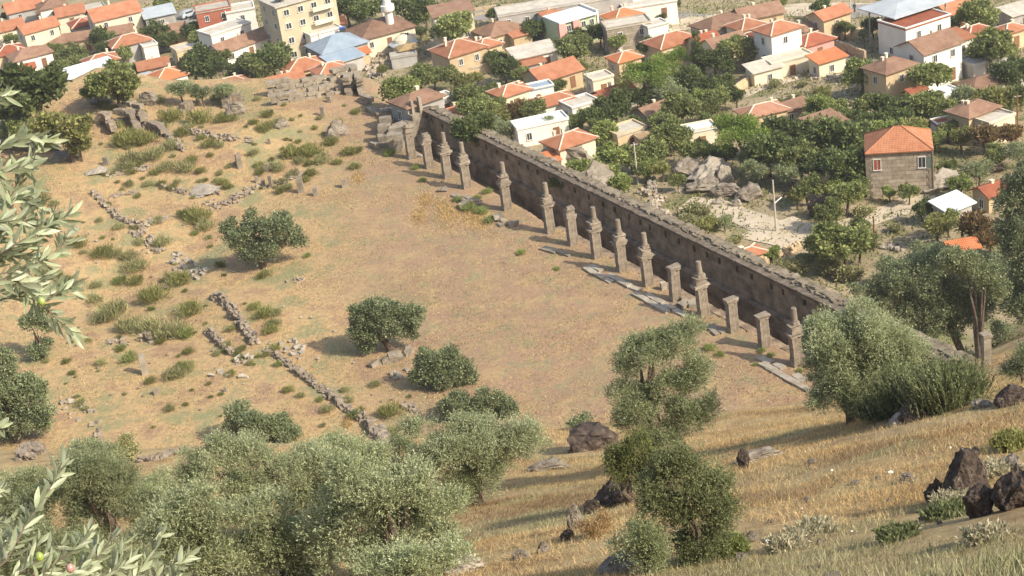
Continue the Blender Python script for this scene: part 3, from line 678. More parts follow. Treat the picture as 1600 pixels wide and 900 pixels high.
# ruined end wall with tumbled blocks at the far corner
def blocks(mb, fn, n): 
    for i in range(n): fn(mb, i)
ce = empty('ruined_end_wall', kpos(17.35, 0, 0), GAX, label='broken end wall of big tumbled blocks at the far corner of the market', cat='ruined wall')
eb = MB()
for c in range(8):
    y0 = -5.9; z = -2.4+c*.62; yend = 6.2-c*1.45+random.uniform(-.5,.5)
    if c > 6: yend = -3.4
    y = y0
    while y < yend:
        g = random.uniform(.9, 1.7); eb.box((.45+random.uniform(-.1,.1), y+g/2, z+.31), (1.1+random.uniform(-.1,.25), g-.05, .6), jit=.05, tilt=.03); y += g
obj('block_courses', eb, RUIN, ce)
jb = MB().box((.3,-4.7,3.4), (.5,.35,1.7), jit=.05).box((.5,-3.9,3.3), (.5,.3,1.5), jit=.05); 
obj('door_jamb', MB().box((.3,-4.7,3.35), (.5,.35,1.9), jit=.05), RUIN, ce); obj('door_jamb', MB().box((.5,-3.8,3.25), (.5,.3,1.7), jit=.05), RUIN, ce)
LAND.append((640, 205, 'broken end wall'))
# pillars: block with a half column at each end, capital, block, thin upper shaft
PIL = mat('pillar_stone', (.165,.135,.10), (.31,.26,.20), (.12,.095,.07), scale=1.8, bump=.6, bscale=6, objvar=.08)
def pillar(k, full, lab, seed, hl=2.75, block=True):
    random.seed(seed); q = ag(k, 0); z = gz(q[0], q[1])
    e = empty('pillar', (q[0], q[1], z-.05), GAX, label=lab, cat='pillar', group='ruined double pillars along the terrace edge')
    m = MB()                       # shaft: stacked drums, x along the row, y across it
    for i in range(3):
        z0, z1 = hl*i/3, hl*(i+1)/3-.012; V = []
        dx, dy = random.uniform(-.02,.02), random.uniform(-.015,.015)
        P2 = [(-.27,.46),(-.27,-.06)]+[(-.22,-.12)]+[(-.31*math.cos(a), -.24-.31*math.sin(a)) for a in np.linspace(.35, math.pi-.35, 9)]+[(.22,-.12),(.27,-.06),(.27,.46)]
        tp = 1-.02*i; n_ = len(P2)
        for zz in (z0, z1): V += [(p*tp+dx, q_*tp+dy, zz) for p, q_ in P2]
        m.add(V, [(a, (a+1) % n_, (a+1) % n_+n_, a+n_) for a in range(n_)]+[tuple(reversed(range(n_))), tuple(range(n_, 2*n_))])
    e.rotation_euler[0] = random.uniform(-.03,.03); e.rotation_euler[1] = random.uniform(-.02,.03)
    obj('shaft', m, PIL, e)
    obj('base_slab', MB().box((0,0,-.14), (1.0,1.4,.36), jit=.05), PIL, e)
    c = MB().box((0,-.02,hl+.09), (.66,1.16,.18), jit=.05).box((.03,-.02,hl+.28), (.84,1.34,.2), jit=.1).tube([(0,-.3,hl-.12),(0,-.3,hl)], [.34,.42], 12)
    co_ = obj('capital', c, PIL, e)
    if not full: co_.scale = (.82, .86, 1)
    if full or block:
        obj('upper_block', MB().box((random.uniform(-.05,.05),random.uniform(-.05,.05),hl+.62), (.62,.98,.5), jit=.12, tilt=.05).box((.02,.0,hl+.93), (.72,.9,.2), jit=.16, tilt=.08).box((.02,-.08,hl+1.12), (.52,.66,.24), jit=.14), PIL, e)
    if full:
        obj('upper_shaft', MB().tube([(0,-.1,hl+1.2),(0,-.1,hl+1.5),(0,-.1,hl+2.32),(.01,-.1,hl+2.42)], [.27,.25,.235,.20], 14), PIL, e)
ordn = ['nearest', 'second nearest', 'third nearest', 'fourth nearest', 'fifth nearest', 'sixth nearest', 'seventh nearest', 'eighth nearest', 'ninth nearest']
sh = ['nearest', 'second nearest', 'third nearest', 'fourth nearest', 'fifth nearest', 'farthest']
fi = si = 0
for k, typ in [(0,2),(1,0),(2,0),(3,2),(4,.5),(5,2),(6,2),(7,2),(8,1),(9,2),(11,2),(13,2),(14,2),(15,1),(16,.4)]:
    if typ == 2:
        lab = f'tall pillar with thin upper shaft, {ordn[fi]} of the tall ones along the wall'; fi += 1
    else:
        lab = f'broken pillar without upper shaft, {sh[si]} of the short ones along the wall'; si += 1
    pillar(k-.02, typ == 2, lab, 40+int(k*3), 2.65 if typ != .5 else 2.9, typ in (1, 2, .4)); 
    px_, py_ = pr((*ag(k, 0), 2.)); LAND.append((px_, py_, f'{ordn[fi-1]} tall pillar' if typ == 2 else f'{sh[si-1]} broken pillar'))
q, t = hit(1541, 572); e = empty('column', q.tolist(), .2, label='lone square pale column standing under the big right olive', cat='column')
obj('shaft', MB().box((0,0,.8), (.45,.42,2.2), jit=.03), RUIN, e); obj('capital', MB().box((0,0,2.0), (.55,.52,.2), jit=.04), RUIN, e)
random.seed(11)
# ---------------------------------------------------------------- rocks
def rockmesh(seed, sub=3, ang=.5):
    import bmesh
    b = bmesh.new(); bmesh.ops.create_icosphere(b, subdivisions=sub, radius=1); rs = random.Random(seed)
    pl = [(Vector((rs.gauss(0,1), rs.gauss(0,1), rs.gauss(0,.8))).normalized(), rs.uniform(.48,.82)) for _ in range(15)]
    for v_ in b.verts:
        p = v_.co.copy(); n = p.normalized()
        for a, c in pl:
            dd_ = p.dot(a)
            if dd_ > c: p -= a*(dd_-c)*.92
        p += n*(mn.fractal(n*2.4+Vector((seed, 0, 0)), .8, 2., 6)*.15)
        v_.co = p
    me = bpy.data.meshes.new('rock'); b.to_mesh(me); b.free(); return me
RK = [rockmesh(i, 4) for i in range(7)]; RKS = [rockmesh(20+i, 2) for i in range(4)]
def rock(px, py, wpx, hpx, m, label, dep=1., ry=0., name='boulder', group=None, t0=None, small=False, sink=.35, rz=None):
    q, t = hit(px, py+hpx*.3, 0, t0); s = t/FPX; r = obj(name, random.choice(RKS if small else RK).copy() if False else random.choice(RKS if small else RK), m)
    r.scale = (wpx*s/2*1.15, wpx*s/2*dep, hpx*s*.62); r.location = (q[0], q[1], q[2]+hpx*s*(.62-sink)*.9)
    r.rotation_euler = (random.uniform(-.15,.15), ry, rz if rz is not None else random.uniform(-.5,.5))
    USED[label] = 1; LAND.append((px, py, label)) if group is None else None
    return setp(r, label, 'rock' if name != 'boulder' else 'boulder', group)
for a in [
 (925,688,90,44,ROCKD,'large brown flat boulder left of the tall middle olive',1.2),
 (858,728,75,20,ROCKG,'long pale slab of rock on the yellow slope',.5),
 (957,775,62,46,ROCKD,'big dark boulder under the leafy middle shrub',1.),
 (925,793,30,26,ROCKD,'dark boulder with black moss at the dark boulder pile',1.),
 (900,812,26,46,ROCKG,'upright leaning grey rock on the mid slope',1.),
 (886,838,26,18,ROCKD,'small dark rock at the foot of the leaning grey rock',1.),
 (850,858,24,20,ROCKG,'lone grey rock in the golden grass',1.),
 (815,868,30,16,ROCKG,'rounded grey stone beside the shaded slope',1.),
 (728,882,62,34,ROCKP,'mottled white lichen boulder at the bottom edge',1.),
 (975,884,84,32,ROCKG,'broad grey boulder half under the bottom shrub',1.),
 (1190,712,78,22,ROCKG,'long low grey outcrop in the right hand grass',.6),
 (1163,722,22,34,ROCKD,'dark end block of the low grey outcrop',1.),
 (1458,772,34,42,ROCKD,'rounded dark boulder left of the pointed one',1.),
 (1512,752,78,88,ROCKD,'tall pointed dark boulder in the right foreground',1.),
 (1532,790,50,52,ROCKD,'blocky black boulder under the pointed one',1.),
 (1582,772,70,74,ROCKD,'huge dark boulder cut by the right edge',1.2),
 (1578,728,50,30,ROCKG,'light lichened rock above the huge right boulder',1.),
 (1440,642,74,38,ROCKD,'brown lichened boulder at the foot of the broom bushes',1.),
 (1406,658,34,20,ROCKP,'white flat rock in front of the broom bushes',1.),
 (1582,622,56,30,ROCKD,'dark jagged rock at the right edge slope',1.),
 (1538,632,34,12,ROCKG,'low grey rock left of the jagged right rock',1.),
 (1418,748,28,18,ROCKG,'low brown-grey rock left of the dark boulders',1.),
 (1175,840,26,16,ROCKG,'grey half-buried stone right of the bottom shrub',1.),
 (1160,872,24,16,ROCKG,'small dark stone by the bottom shrub',1.),
 (1303,900,30,10,ROCKG,'flat stone at the very bottom edge',1.)]:
    rock(*a[:6], dep=a[6], t0=6, sink=.25)
for a in [
 (528,204,42,28,ROCKG,'big grey boulder in the middle of the upper ruins'),
 (440,194,30,14,ROCKG,'low rock shelf left of the big grey boulder'),
 (893,244,86,44,ROCKG,'long round rock outcrop beyond the market wall'),
 (925,288,84,60,ROCKG,'largest grey crag rising right behind the market wall'),
 (860,266,60,40,ROCKG,'low grey outcrop between the long rock and crag'),
 (962,328,60,36,ROCKG,'small crag tail touching the market wall top'),
 (1075,268,52,34,ROCKG,'left half of the split pale outcrop'),
 (1108,272,80,42,ROCKP,'big split pale outcrop with flat sunlit faces'),
 (1134,276,26,36,ROCKP,'square faced block at the right end of the pale outcrop'),
 (1098,290,60,26,ROCKG,'rounded boulder below the split outcrop'),
 (1140,298,50,24,ROCKG,'grey boulder low right of the split outcrop'),
 (1172,303,54,30,ROCKG,'brown boulder farther right of the split outcrop'),
 (1152,318,18,14,ROCKP,'small pale rock on the edge of the dirt path'),
 (1122,315,20,12,ROCKP,'pale stone above the dirt path'),
 (1283,328,40,34,ROCKD,'dark domed boulder beside the dirt path bend'),
 (1465,285,80,30,ROCKP,'pale bare rock slope right of the stone house'),
 (1545,262,60,26,ROCKD,'dark overhanging rock near the right edge'),
 (40,205,50,44,ROCKG,'large grey cliff boulder at the left edge'),
 (75,222,60,38,ROCKG,'rounded grey cliff shelf under the left trees'),
 (10,225,30,24,ROCKG,'small grey boulder at the far left edge'),
 (370,172,36,26,ROCKG,'pale hump of rock among the upper left ruins'),
 (235,155,38,22,ROCKG,'domed rock in the upper left ruins'),
 (160,155,44,14,ROCKG,'low ledge of rock near the dark left tree'),
 (105,243,50,14,ROCKG,'flat grey outcrop on the left path'),
 (150,268,40,10,ROCKP,'pale worn rock shelf in the left clearing'),
 (320,298,56,8,ROCKP,'pale bare rock sheet in the left clearing'),
 (735,318,44,14,ROCKG,'broken flat slab beside the third short pillar'),
 (692,296,20,9,ROCKG,'half buried grey slab in the terrace grass'),
 (655,243,16,5,ROCKP,'white slab below the farthest pillars')]:
    rock(*a[:6], dep=.8, t0=100, sink=.3)
# loose stones: individuals
def scatter_rocks(spec, m, lab, grp, name='loose_stone'):
    for px, py, wpx in spec:
        r = rock(px, py, wpx, wpx*.7, m, rel_label(px, py, lab, 'stone'), name=name, group=grp, t0=6 if py > 690 and px > 700 else 100, small=True, sink=.2)
rs = random.Random(5)
WS = [(574,293,4),(694,384,3),(550,325,3),(677,482,4),(465,453,3),(470,496,6),(486,496,6),(443,479,5),(522,517,6),(365,425,4),(325,400,4),(199,355,3),(268,303,3),(553,567,6),(421,537,6),(497,560,7),(380,600,4),(364,624,3),(346,635,3),(126,333,4),(121,354,5),(150,376,6),(140,365,6),(152,410,6),(125,418,4),(232,395,7),(355,610,5),(462,250,4),(500,240,4)]
scatter_rocks(WS, PALE, 'small pale', 'small pale loose stones')
scatter_rocks([(1392,738,9),(1201,845,12),(1163,716,10),(1252,795,5),(1330,830,5),(1485,700,5),(1300,735,5)], WHITE, 'small white', 'white stones on the hillside')
sp = [(rs.uniform(60,620), rs.uniform(240,640), rs.uniform(3,7)) for _ in range(85)]
scatter_rocks([p for p in sp if not (p[0] > 360 and p[1] < 560 and p[0] > 380)], RUBB, 'weathered', 'loose stones of the ruin field')
sp = [(rs.uniform(1150,1600), rs.uniform(690,890), rs.uniform(6,16)) for _ in range(26)]
scatter_rocks(sp, ROCKG, 'half buried grey', 'grey stones in the foreground')
# ---------------------------------------------------------------- rubble walls and block rows
def rubble(pts, wd, ht, label, m=RUBB, size=.38, name='rubble_wall', miss=.12, cat='rubble wall', jit=.22):
    if size > .3 and m != RUIN: size *= .64
    W = [hit(a, b, 0, 100)[0] for a, b in pts]; mb = MB(); o = W[0].copy()
    for a, b in zip(W[:-1], W[1:]):
        Ln = float(np.hypot(*(b-a)[:2])); ang = math.atan2(b[1]-a[1], b[0]-a[0]); n = max(1, int(Ln/(size*.62)))
        for i in range(n):
            if random.random() < miss: continue
            tt = (i+random.random()*.8)/n; hh = ht*random.uniform(.3, 1.0)
            lay = max(1, int(hh/(size*.55)))
            for l in range(lay):
                c = a+(b-a)*tt; off = random.uniform(-.5, .5)*wd*(1-.4*l/lay)
                x_, y_ = c[0]-math.sin(ang)*off+random.uniform(-.1,.1), c[1]+math.cos(ang)*off
                s = size*random.uniform(.6, 1.45)
                mb.box((x_-o[0], y_-o[1], gz(x_, y_)-o[2]+l*size*.5+s*.18), (s*1.25, s*.95, s*.75), ang+random.uniform(-.5,.5), jit=jit, tilt=.3)
    e = obj(name, mb, m, loc=o.tolist()); USED[label] = 1; mid = pts[len(pts)//2]; LAND.append((mid[0], mid[1], label.split(' with ')[0])) if len(label.split()) < 9 else None
    return setp(e, label, cat)
rubble([(147,303),(160,317),(180,335),(192,345),(222,353)], .6, .7, 'thin dark edged stone wall along the left clearing', size=.45)
rubble([(215,352),(225,372),(238,385),(245,397)], 2.0, .6, 'wide heap of fallen stones at the clearing corner', size=.5)
rubble([(262,400),(285,412),(300,425),(322,433)], 2.2, .5, 'broad pale rubble spread left of the double olive', m=PALE, size=.5, miss=.3)
rubble([(225,352),(250,345),(268,342)], 1.6, .5, 'pale boulder row under the clearing', m=PALE, size=.55, miss=.3)
rubble([(332,464),(350,472),(362,485),(372,500),(385,517),(400,538)], .7, .9, 'stone wall with a dark side left of the middle olives', size=.45)
rubble([(325,520),(338,528),(350,542),(366,556)], .6, .7, 'short broken stone wall in the lower left ruins', size=.4)
rubble([(262,530),(280,524),(298,521)], .8, .4, 'low stone row beside the green tufts', size=.35)
rubble([(222,530),(235,533),(247,530)], 1.6, .9, 'heap of standing rubble in the lower left ruins', size=.45)
rubble([(160,535),(175,537),(195,535),(205,540)], 1.2, .5, 'scattered rubble left of the standing heap', size=.4, miss=.4)
rubble([(372,570),(382,560),(390,555)], 1.2, .5, 'pale rubble at the end of the short broken wall', m=PALE, size=.45)
rubble([(320,583),(345,585),(362,588),(385,592)], 1.4, .3, 'thin scatter of pale stones below the short wall', m=PALE, size=.3, miss=.5)
rubble([(415,548),(432,555),(447,568),(462,580),(480,592),(500,607)], .6, .55, 'upper part of the long diagonal stone wall', size=.42)
rubble([(505,610),(520,622),(540,635),(552,645),(566,655),(582,668),(597,682),(608,703)], .7, .8, 'lower part of the long diagonal stone wall', size=.48)
rubble([(452,533),(462,550),(480,560)], 1.8, .4, 'pale collapsed stones above the long diagonal wall', m=PALE, size=.5, miss=.35)
rubble([(253,293),(270,297),(290,303)], .5, .5, 'short dark stone edge of the pale rock sheet', size=.4)
rubble([(322,300),(345,304)], .5, .5, 'small dark edge right of the pale rock sheet', size=.4)
rubble([(318,318),(335,318),(355,322),(372,308),(400,296)], 1.8, .45, 'dense grey rubble field above the double olive', size=.42, miss=.1)
rubble([(400,296),(425,288),(455,280),(475,272)], 1.6, .4, 'rubble strip below the little standing posts', size=.4, miss=.3)
rubble([(156,313),(185,307),(215,301)], .6, .4, 'low stone edging above the left clearing', size=.4)
rubble([(165,275),(190,272),(215,266),(235,262)], 1.0, .4, 'loose stone row crossing the left path', size=.4, miss=.2)
rubble([(272,205),(300,207),(330,214),(362,218),(400,222)], 1.2, .5, 'long row of rubble across the upper left ruins', size=.4, miss=.15)
rubble([(260,208),(268,222),(290,236)], .6, .8, 'short dark wall stub at the end of the rubble row', size=.45)
rubble([(583,571),(600,566),(618,562),(632,557)], .35, .45, 'curved line of squared blocks under the middle olive', m=RUIN, size=.7, miss=0, jit=.08)
rubble([(632,557),(641,550),(637,545)], .4, .5, 'end of the curved block line by the olive trunk', m=RUIN, size=.55, miss=0, jit=.1)
rubble([(612,590),(625,585),(640,590)], 1.6, .25, 'flat heap of tan stones between the two olives', m=PALE, size=.3, miss=.2)
rubble([(628,633),(642,640),(655,648)], 1.0, .4, 'small stone heap in the olive shade', size=.4)
rubble([(455,438),(462,440),(470,441)], 1.0, .25, 'tiny round heap of stones in the open field', size=.25)
rubble([(215,722),(240,720),(262,712),(295,706)], .8, .5, 'stone line above the lower left olives', size=.35, miss=.1)
rubble([(40,720),(52,712),(50,700)], 1.5, .8, 'grey stone heap below the left edge olive', size=.55)
rubble([(105,625),(118,640),(130,655)], 2.4, .3, 'pale stone scatter right of the left edge olive', m=PALE, size=.4, miss=.4)
rubble([(146,703),(152,660),(160,655)], .8, .3, 'three small stones above the bottom left olives', size=.3, miss=.4)
rubble([(1040,342),(1020,325),(1030,310),(1008,300)], 2.2, .9, 'tumbled orange-tan stone ruin behind the wall', m=WALLM['stone'], size=.55)
rubble([(1050,300),(1065,300),(1085,302)], .9, .5, 'low stone row under the split outcrop', m=PALE, size=.45)
rubble([(1015,280),(1020,292),(1012,302)], 1.2, .8, 'broken stone posts left of the split outcrop', m=PALE, size=.45)
rubble([(1255,118),(1285,122),(1310,120),(1330,132)], 3.5, .5, 'wide field of collapsed house stones on the lane', m=WALLM['stone'], size=.6, miss=.2)
rubble([(1310,150),(1330,162),(1335,175)], 2.0, .5, 'rubble mound below the collapsed house', m=WALLM['stone'], size=.6, miss=.2)
rubble([(1195,415),(1215,402),(1242,392),(1248,385)], .5, 1.2, 'tan yard wall beside the small tiled house', m=WALLM['tan'], size=.5, miss=0)
rubble([(1375,388),(1392,382),(1410,392)], 2.0, .5, 'heap of pale junk and rubble below the lane', m=PALE, size=.6, miss=.2)
rubble([(560,95),(580,90),(600,100)], 4., .8, 'heap of broken masonry beside the metal workshop', m=WALLM['stone'], size=.7, miss=.2)
rubble([(575,105),(588,112),(585,125)], 3., .8, 'stony ruin remains above the terrace wall corner', m=WALLM['stone'], size=.7, miss=.2)
# ashlar terrace wall of the upper ruins: courses stepping up to the broken corner
def ashlar(pts, courses, label, m=RUIN, blk=1.2, ch=.5, th=.8, gap=.12, drop=0.):
    W = [hit(a, b, 0, 100)[0] for a, b in pts]; mb = MB(); o = W[0].copy()
    for c in range(courses):
        for a, b in zip(W[:-1], W[1:]):
            Ln = float(np.hypot(*(b-a)[:2])); ang = math.atan2(b[1]-a[1], b[0]-a[0]); s = random.uniform(0, .5)*(c % 2)
            while s < Ln:
                g = blk*random.uniform(.7, 1.4)
                if random.random() > gap*(1+c*.8):
                    p = a+(b-a)*min(1, (s+g/2)/Ln); z0 = min(gz(p[0], p[1]), a[2]+(b[2]-a[2])*min(1, s/Ln))
                    mb.box((p[0]-o[0], p[1]-o[1], z0-o[2]+ch*(c+.3)-drop), (g-.06, th*random.uniform(.8,1.2), ch*.97), ang, jit=.06, tilt=.05)
                s += g
    e = obj('ashlar_wall', mb, m, loc=o.tolist()); USED[label] = 1; return setp(e, label, 'ruined wall')
ashlar([(418,150),(450,143),(490,136),(530,127),(552,122)], 4, 'upper course line of the ashlar terrace wall in the ruins', ch=.46, blk=1.)
ashlar([(424,165),(466,157),(508,149),(545,142)], 3, 'lower course line of the ashlar terrace wall', ch=.46, blk=1., gap=.2)
ashlar([(545,150),(556,132),(566,150)], 5, 'broken high corner of the terrace wall with a dark gap', ch=.5, blk=.9, gap=.1)
ashlar([(563,158),(580,165)], 2, 'short block stub right of the broken corner', ch=.6)
ashlar([(575,172),(590,180),(603,178)], 1, 'three separate blocks sliding down the bank', ch=.7, gap=.3)
ashlar([(150,192),(168,194),(178,208)], 3, 'roofless stone chamber with dark opening in the upper left ruins', ch=.55, m=RUBB)
ashlar([(182,190),(205,192),(216,205)], 3, 'second ruined chamber wall right of the first one', ch=.6, m=RUBB)
ashlar([(205,182),(222,188),(228,200)], 4, 'tall jagged wall stub in the upper left ruins', ch=.55, m=RUBB, gap=.25)
ashlar([(232,200),(250,205),(256,212)], 2, 'low dark wall corner right of the jagged stub', ch=.55, m=RUBB)
ashlar([(282,178),(295,172)], 2, 'short wall with a dark doorway on the ruin crest', ch=.6, m=RUBB)
ashlar([(258,180),(272,174)], 2, 'small stone wall left of the dark doorway', ch=.5, m=RUBB)
ashlar([(352,170),(358,160),(372,158)], 2, 'small square enclosure left of the ashlar wall', ch=.55, m=RUBB)
ashlar([(603,190),(618,185),(632,178),(650,172)], 3, 'tumbled block bank climbing to the far market corner', ch=.75, blk=1.1, gap=.15, th=1.4)
ashlar([(603,232),(606,210),(612,195)], 3, 'stepped pile of square blocks left of the end wall', ch=.75, blk=1.1, gap=.2, th=1.6)
ashlar([(620,240),(628,222),(640,205)], 3, 'leaning block pile in front of the end wall', ch=.75, blk=1.2, gap=.2, th=1.5)
for pts_, lb_ in [([(742,24),(770,20),(800,17)], 'pale street wall at the top beside the cream building'), ([(1308,76),(1330,84),(1350,92)], 'dark yard wall along the lane by the pink house'), ([(1140,152),(1160,140),(1176,130)], 'stone garden wall beside the dirt lane'),
                  ([(1108,178),(1120,160),(1128,150)], 'pale garden wall in the trees right of the conifer'), ([(930,212),(960,216),(985,222)], 'low yard wall under the beige flat house'), ([(1330,62),(1352,52),(1372,50)], 'cream yard wall left of the unfinished villa')]:
    ashlar(pts_, 3, lb_, m=WALLM['tan'], blk=1.4, ch=.5, th=.35, gap=.03)
# pale stylobate slabs along the pillars
def slabs(pts, wd, label, m=PALE, ln=1.6):
    W = [hit(a, b, 0, 100)[0] for a, b in pts]; mb = MB(); o = W[0].copy()
    for a, b in zip(W[:-1], W[1:]):
        Ln = float(np.hypot(*(b-a)[:2])); ang = math.atan2(b[1]-a[1], b[0]-a[0]); s = 0
        while s < Ln:
            g = ln*random.uniform(.6, 1.3)
            for r_ in (-.27, .27):
                if random.random() < .72:
                    p = a+(b-a)*min(1, (s+g/2)/Ln); x_ = p[0]-math.sin(ang)*r_*wd; y_ = p[1]+math.cos(ang)*r_*wd
                    mb.box((x_-o[0], y_-o[1], gz(x_, y_)-o[2]+random.uniform(0,.08)), (g-.08, wd*.5*random.uniform(.8,1.05), .3), ang+random.uniform(-.08,.08), jit=.04, tilt=.04)
            s += g
    e = obj('paving_slabs', mb, m, loc=o.tolist()); USED[label] = 1; return setp(e, label, 'paving slabs')
slabs([(918,418),(945,432),(975,448),(1005,463),(1035,480),(1060,493)], 1.2, 'strip of worn pale floor slabs along the middle pillars')
slabs([(1180,562),(1205,572),(1235,590),(1258,603)], 1.3, 'pale floor slabs by the nearest pillars')
slabs([(1108,510),(1125,522),(1140,535)], .9, 'short run of sunken slabs by the broken pillars', m=RUIN)
slabs([(848,388),(870,395),(900,408)], .8, 'dark worn step blocks by the middle tall pillars', m=RUIN)
slabs([(705,298),(722,308),(742,322)], 1.4, 'tilted fallen lintel blocks on the far terrace', m=RUIN)
rubble([(770,342),(790,352),(810,350)], 1.2, .7, 'pile of dark fallen blocks under the lone gap in the row', size=.55, m=RUIN)
rubble([(1065,472),(1082,483)], .8, .5, 'fallen capital blocks between the near pillars', size=.6, m=RUIN)
# small standing posts and stones
def post(px, py, hpx, wpx, label, m=RUIN, lean=0.):
    q, t = hit(px, py, 0, 100); s = t/FPX
    b = MB().box((0,0,hpx*s/2-.1), (wpx*s, wpx*s*.8, hpx*s*1.05+.2), jit=.06)
    e = obj('standing_stone', b, m, loc=q.tolist(), rz=random.uniform(-.4,.4)); e.rotation_euler[0] = lean; USED[label] = 1
    return setp(e, label, 'standing stone')
for a in [(418,268,12,6,'thin upright stone at the left end of the posts row'),(424,293,18,5,'tall slim post among the rubble posts'),(471,300,22,9,'thick upright column stump by the green weed clump'),
          (494,305,12,8,'short round stump right of the thick one'),(539,292,12,9,'lone column stump on the open terrace'),(447,292,8,4,'little dark peg stone beside the weeds'),
          (375,262,22,8,'tan upright block in the ruin field'),(402,285,10,5,'small post left of the slim post'),(412,290,9,6,'low square stump beside the slim post'),
          (227,584,32,10,'pale upright stone in the lower left ruins'),(245,616,9,8,'dark block lying alone on the lower left field'),(353,612,8,4,'tiny upright stone below the short wall'),
          (167,258,12,8,'dark opening stone at the left rock shelf'),(330,335,10,5,'small stump beside the clearing'),(505,182,16,6,'dark leaning slab below the ashlar wall'),
          (515,160,10,7,'upright block stub under the ashlar wall'),(421,225,9,4,'small dark upright stone left of the big boulder'),(310,160,12,6,'upright pale stone on the ruin crest'),
          (817,314,13,9,'cream coloured block standing in the pit behind the pillars'),(1037,452,12,9,'small cream block in the pit by the pillars'),(1150,515,10,9,'pale block lying right of the broken pillar')]:
    post(*a, m=PALE if 'pale' in a[4] or 'cream' in a[4] else RUIN)
# ---------------------------------------------------------------- utility poles, wires
def pole(px, py, top, label, lamp=False, wood=False):
    q, t = hit(px, py, 0, 100); H_ = (py-top)*t/FPX/.95
    e = empty('utility_pole', q.tolist(), 0, label=label, cat='utility pole')
    obj('shaft', MB().tube([(0,0,-.3),(0,0,H_)], [.13,.09], 8), WOOD if wood else POLE, e)
    if lamp: obj('lamp_arm', MB().tube([(0,0,H_*.55),(.9,.3,H_*.63)], .07, 6), STEEL, e)
    else: obj('crossarm', MB().box((0,0,H_-.25), (.9,.08,.08)), POLE, e)
    LAND.append((px, (py+top)/2, label)); USED[label] = 1; return q, H_
p1 = pole(1213, 362, 280, 'pale concrete pole with a short white lamp beside the dirt path', True)
p2 = pole(997, 288, 222, 'tall pale pole standing beyond the market wall crag')
p3 = pole(1367, 390, 337, 'dark wooden pole below the stone house', wood=True)
p4 = pole(1590, 215, 150, 'dark pole at the right edge by the flat annex', wood=True)
p5 = pole(1022, 215, 182, 'small street lamp pole in the middle trees', True)
p6 = pole(608, 160, 130, 'thin pole beside the long grey side wall')
p7 = pole(1329, 16, -12, 'white pole on the top road')
p8 = pole(912, 180, 150, 'thin pole beside the white terrace')
p9 = pole(920, 148, 112, 'thin pole at the grey flat hut')
def wire(a, b, sag, label):
    a = Vector(a); b = Vector(b); P = [a.lerp(b, i/16)-Vector((0,0,sag*4*(i/16)*(1-i/16))) for i in range(17)]
    mb = MB().tube([p-a for p in P], .018, 4); e = obj('overhead_wire', mb, mat('wire_black', (.02,.02,.02), scale=1), loc=a)
    USED[label] = 1; setp(e, label, 'wire')
t1 = (p1[0][0], p1[0][1], p1[0][2]+p1[1]-.3)
for j, wd in enumerate(('top', 'middle', 'lowest')):
    hq = hit(1364, 290-j*1, 0, 100)[0]; wire((t1[0], t1[1], t1[2]-j*.45), (hq[0], hq[1], hq[2]+3.4-j*.4), .5, f'{wd} black overhead wire running from the lamp pole to the stone house')
# ---------------------------------------------------------------- cars and a walker in the street
CARM = {'white': mat('car_white', (.75,.75,.73), scale=1, rough=.3, spec=.6), 'silver': mat('car_silver', (.42,.46,.48), scale=1, rough=.3, spec=.6), 'dark': mat('car_dark', (.05,.055,.06), scale=1, rough=.3, spec=.6), 'orange': mat('car_orange', (.6,.28,.05), scale=1, rough=.4)}
TYRE = mat('tyre', (.02,.02,.02), scale=1)
def car(px, py, rz, m, label, van=False):
    q, t = hit(px, py, 0, 150); e = empty('parked_car', (q[0], q[1], q[2]+.1), R(rz), label=label, cat='van' if van else 'car'); USED[label] = 1
    H2 = 1.75 if van else 1.42
    prof = [(-2.1,.35),(-2.15,.8),(-2.0,1.0 if not van else 1.6),(-1.5,H2 if not van else H2),(.5 if not van else 1.0,H2),(1.1 if not van else 1.5,.98),(2.0,.85),(2.1,.35)]
    n = len(prof); V = [(x_, y_*(.78 if z_ <= 1.0 else .66), z_) for y_ in (-1, 1) for x_, z_ in prof]
    F = [tuple(range(n)), tuple(reversed(range(n, 2*n)))]+[(i, i+n, (i+1) % n+n, (i+1) % n) for i in range(n)]
    obj('body', MB().add(V, F), CARM[m], e)
    obj('window_band', MB().box((-.35,0,1.18), (1.9,1.48,.34)), PANE, e)
    for sx in (-1.3, 1.35):
        for sy in (-.72, .72): obj('wheel', MB().tube([(sx,sy-.1,.32),(sx,sy+.1,.32)], .32, 12), TYRE, e)
car(297, 27, 40, 'silver', 'silver car parked by the creeper building in the far street')
car(315, 26, 70, 'dark', 'dark car parked in the far street beside the rust coloured building')
car(378, 88, 20, 'white', 'white van in front of the teal garage doors', True)
car(398, 86, 20, 'orange', 'orange vehicle beside the white van')
car(953, 4, 15, 'silver', 'silver-blue car on the top road')
car(256, 83, 10, 'dark', 'dark car under the tree by the orange hipped house')
q, t = hit(1335, 20, 0, 150); s_ = t/FPX
pm = MB().tube([(0,0,0),(0,.02,.45),(.03,0,.85)], [.07,.09,.12], 8).tube([(.16,.2,0),(.14,.1,.45),(.06,0,.85)], [.07,.09,.12], 8).tube([(.05,0,.8),(.05,0,1.1),(.05,0,1.4),(.05,0,1.5)], [.16,.19,.2,.07], 10).tube([(.05,0,1.48),(.05,0,1.6),(.05,0,1.7),(.05,0,1.76)], [.07,.11,.1,.03], 10).tube([(.27,0,1.4),(.33,.05,1.1),(.3,.15,.85)], [.07,.05,.04], 6).tube([(-.17,0,1.4),(-.22,-.05,1.1),(-.18,.1,.85)], [.07,.05,.04], 6)
setp(obj('person', pm, CARM['dark'], loc=q.tolist()), 'person in dark clothing walking along the far road', 'person')
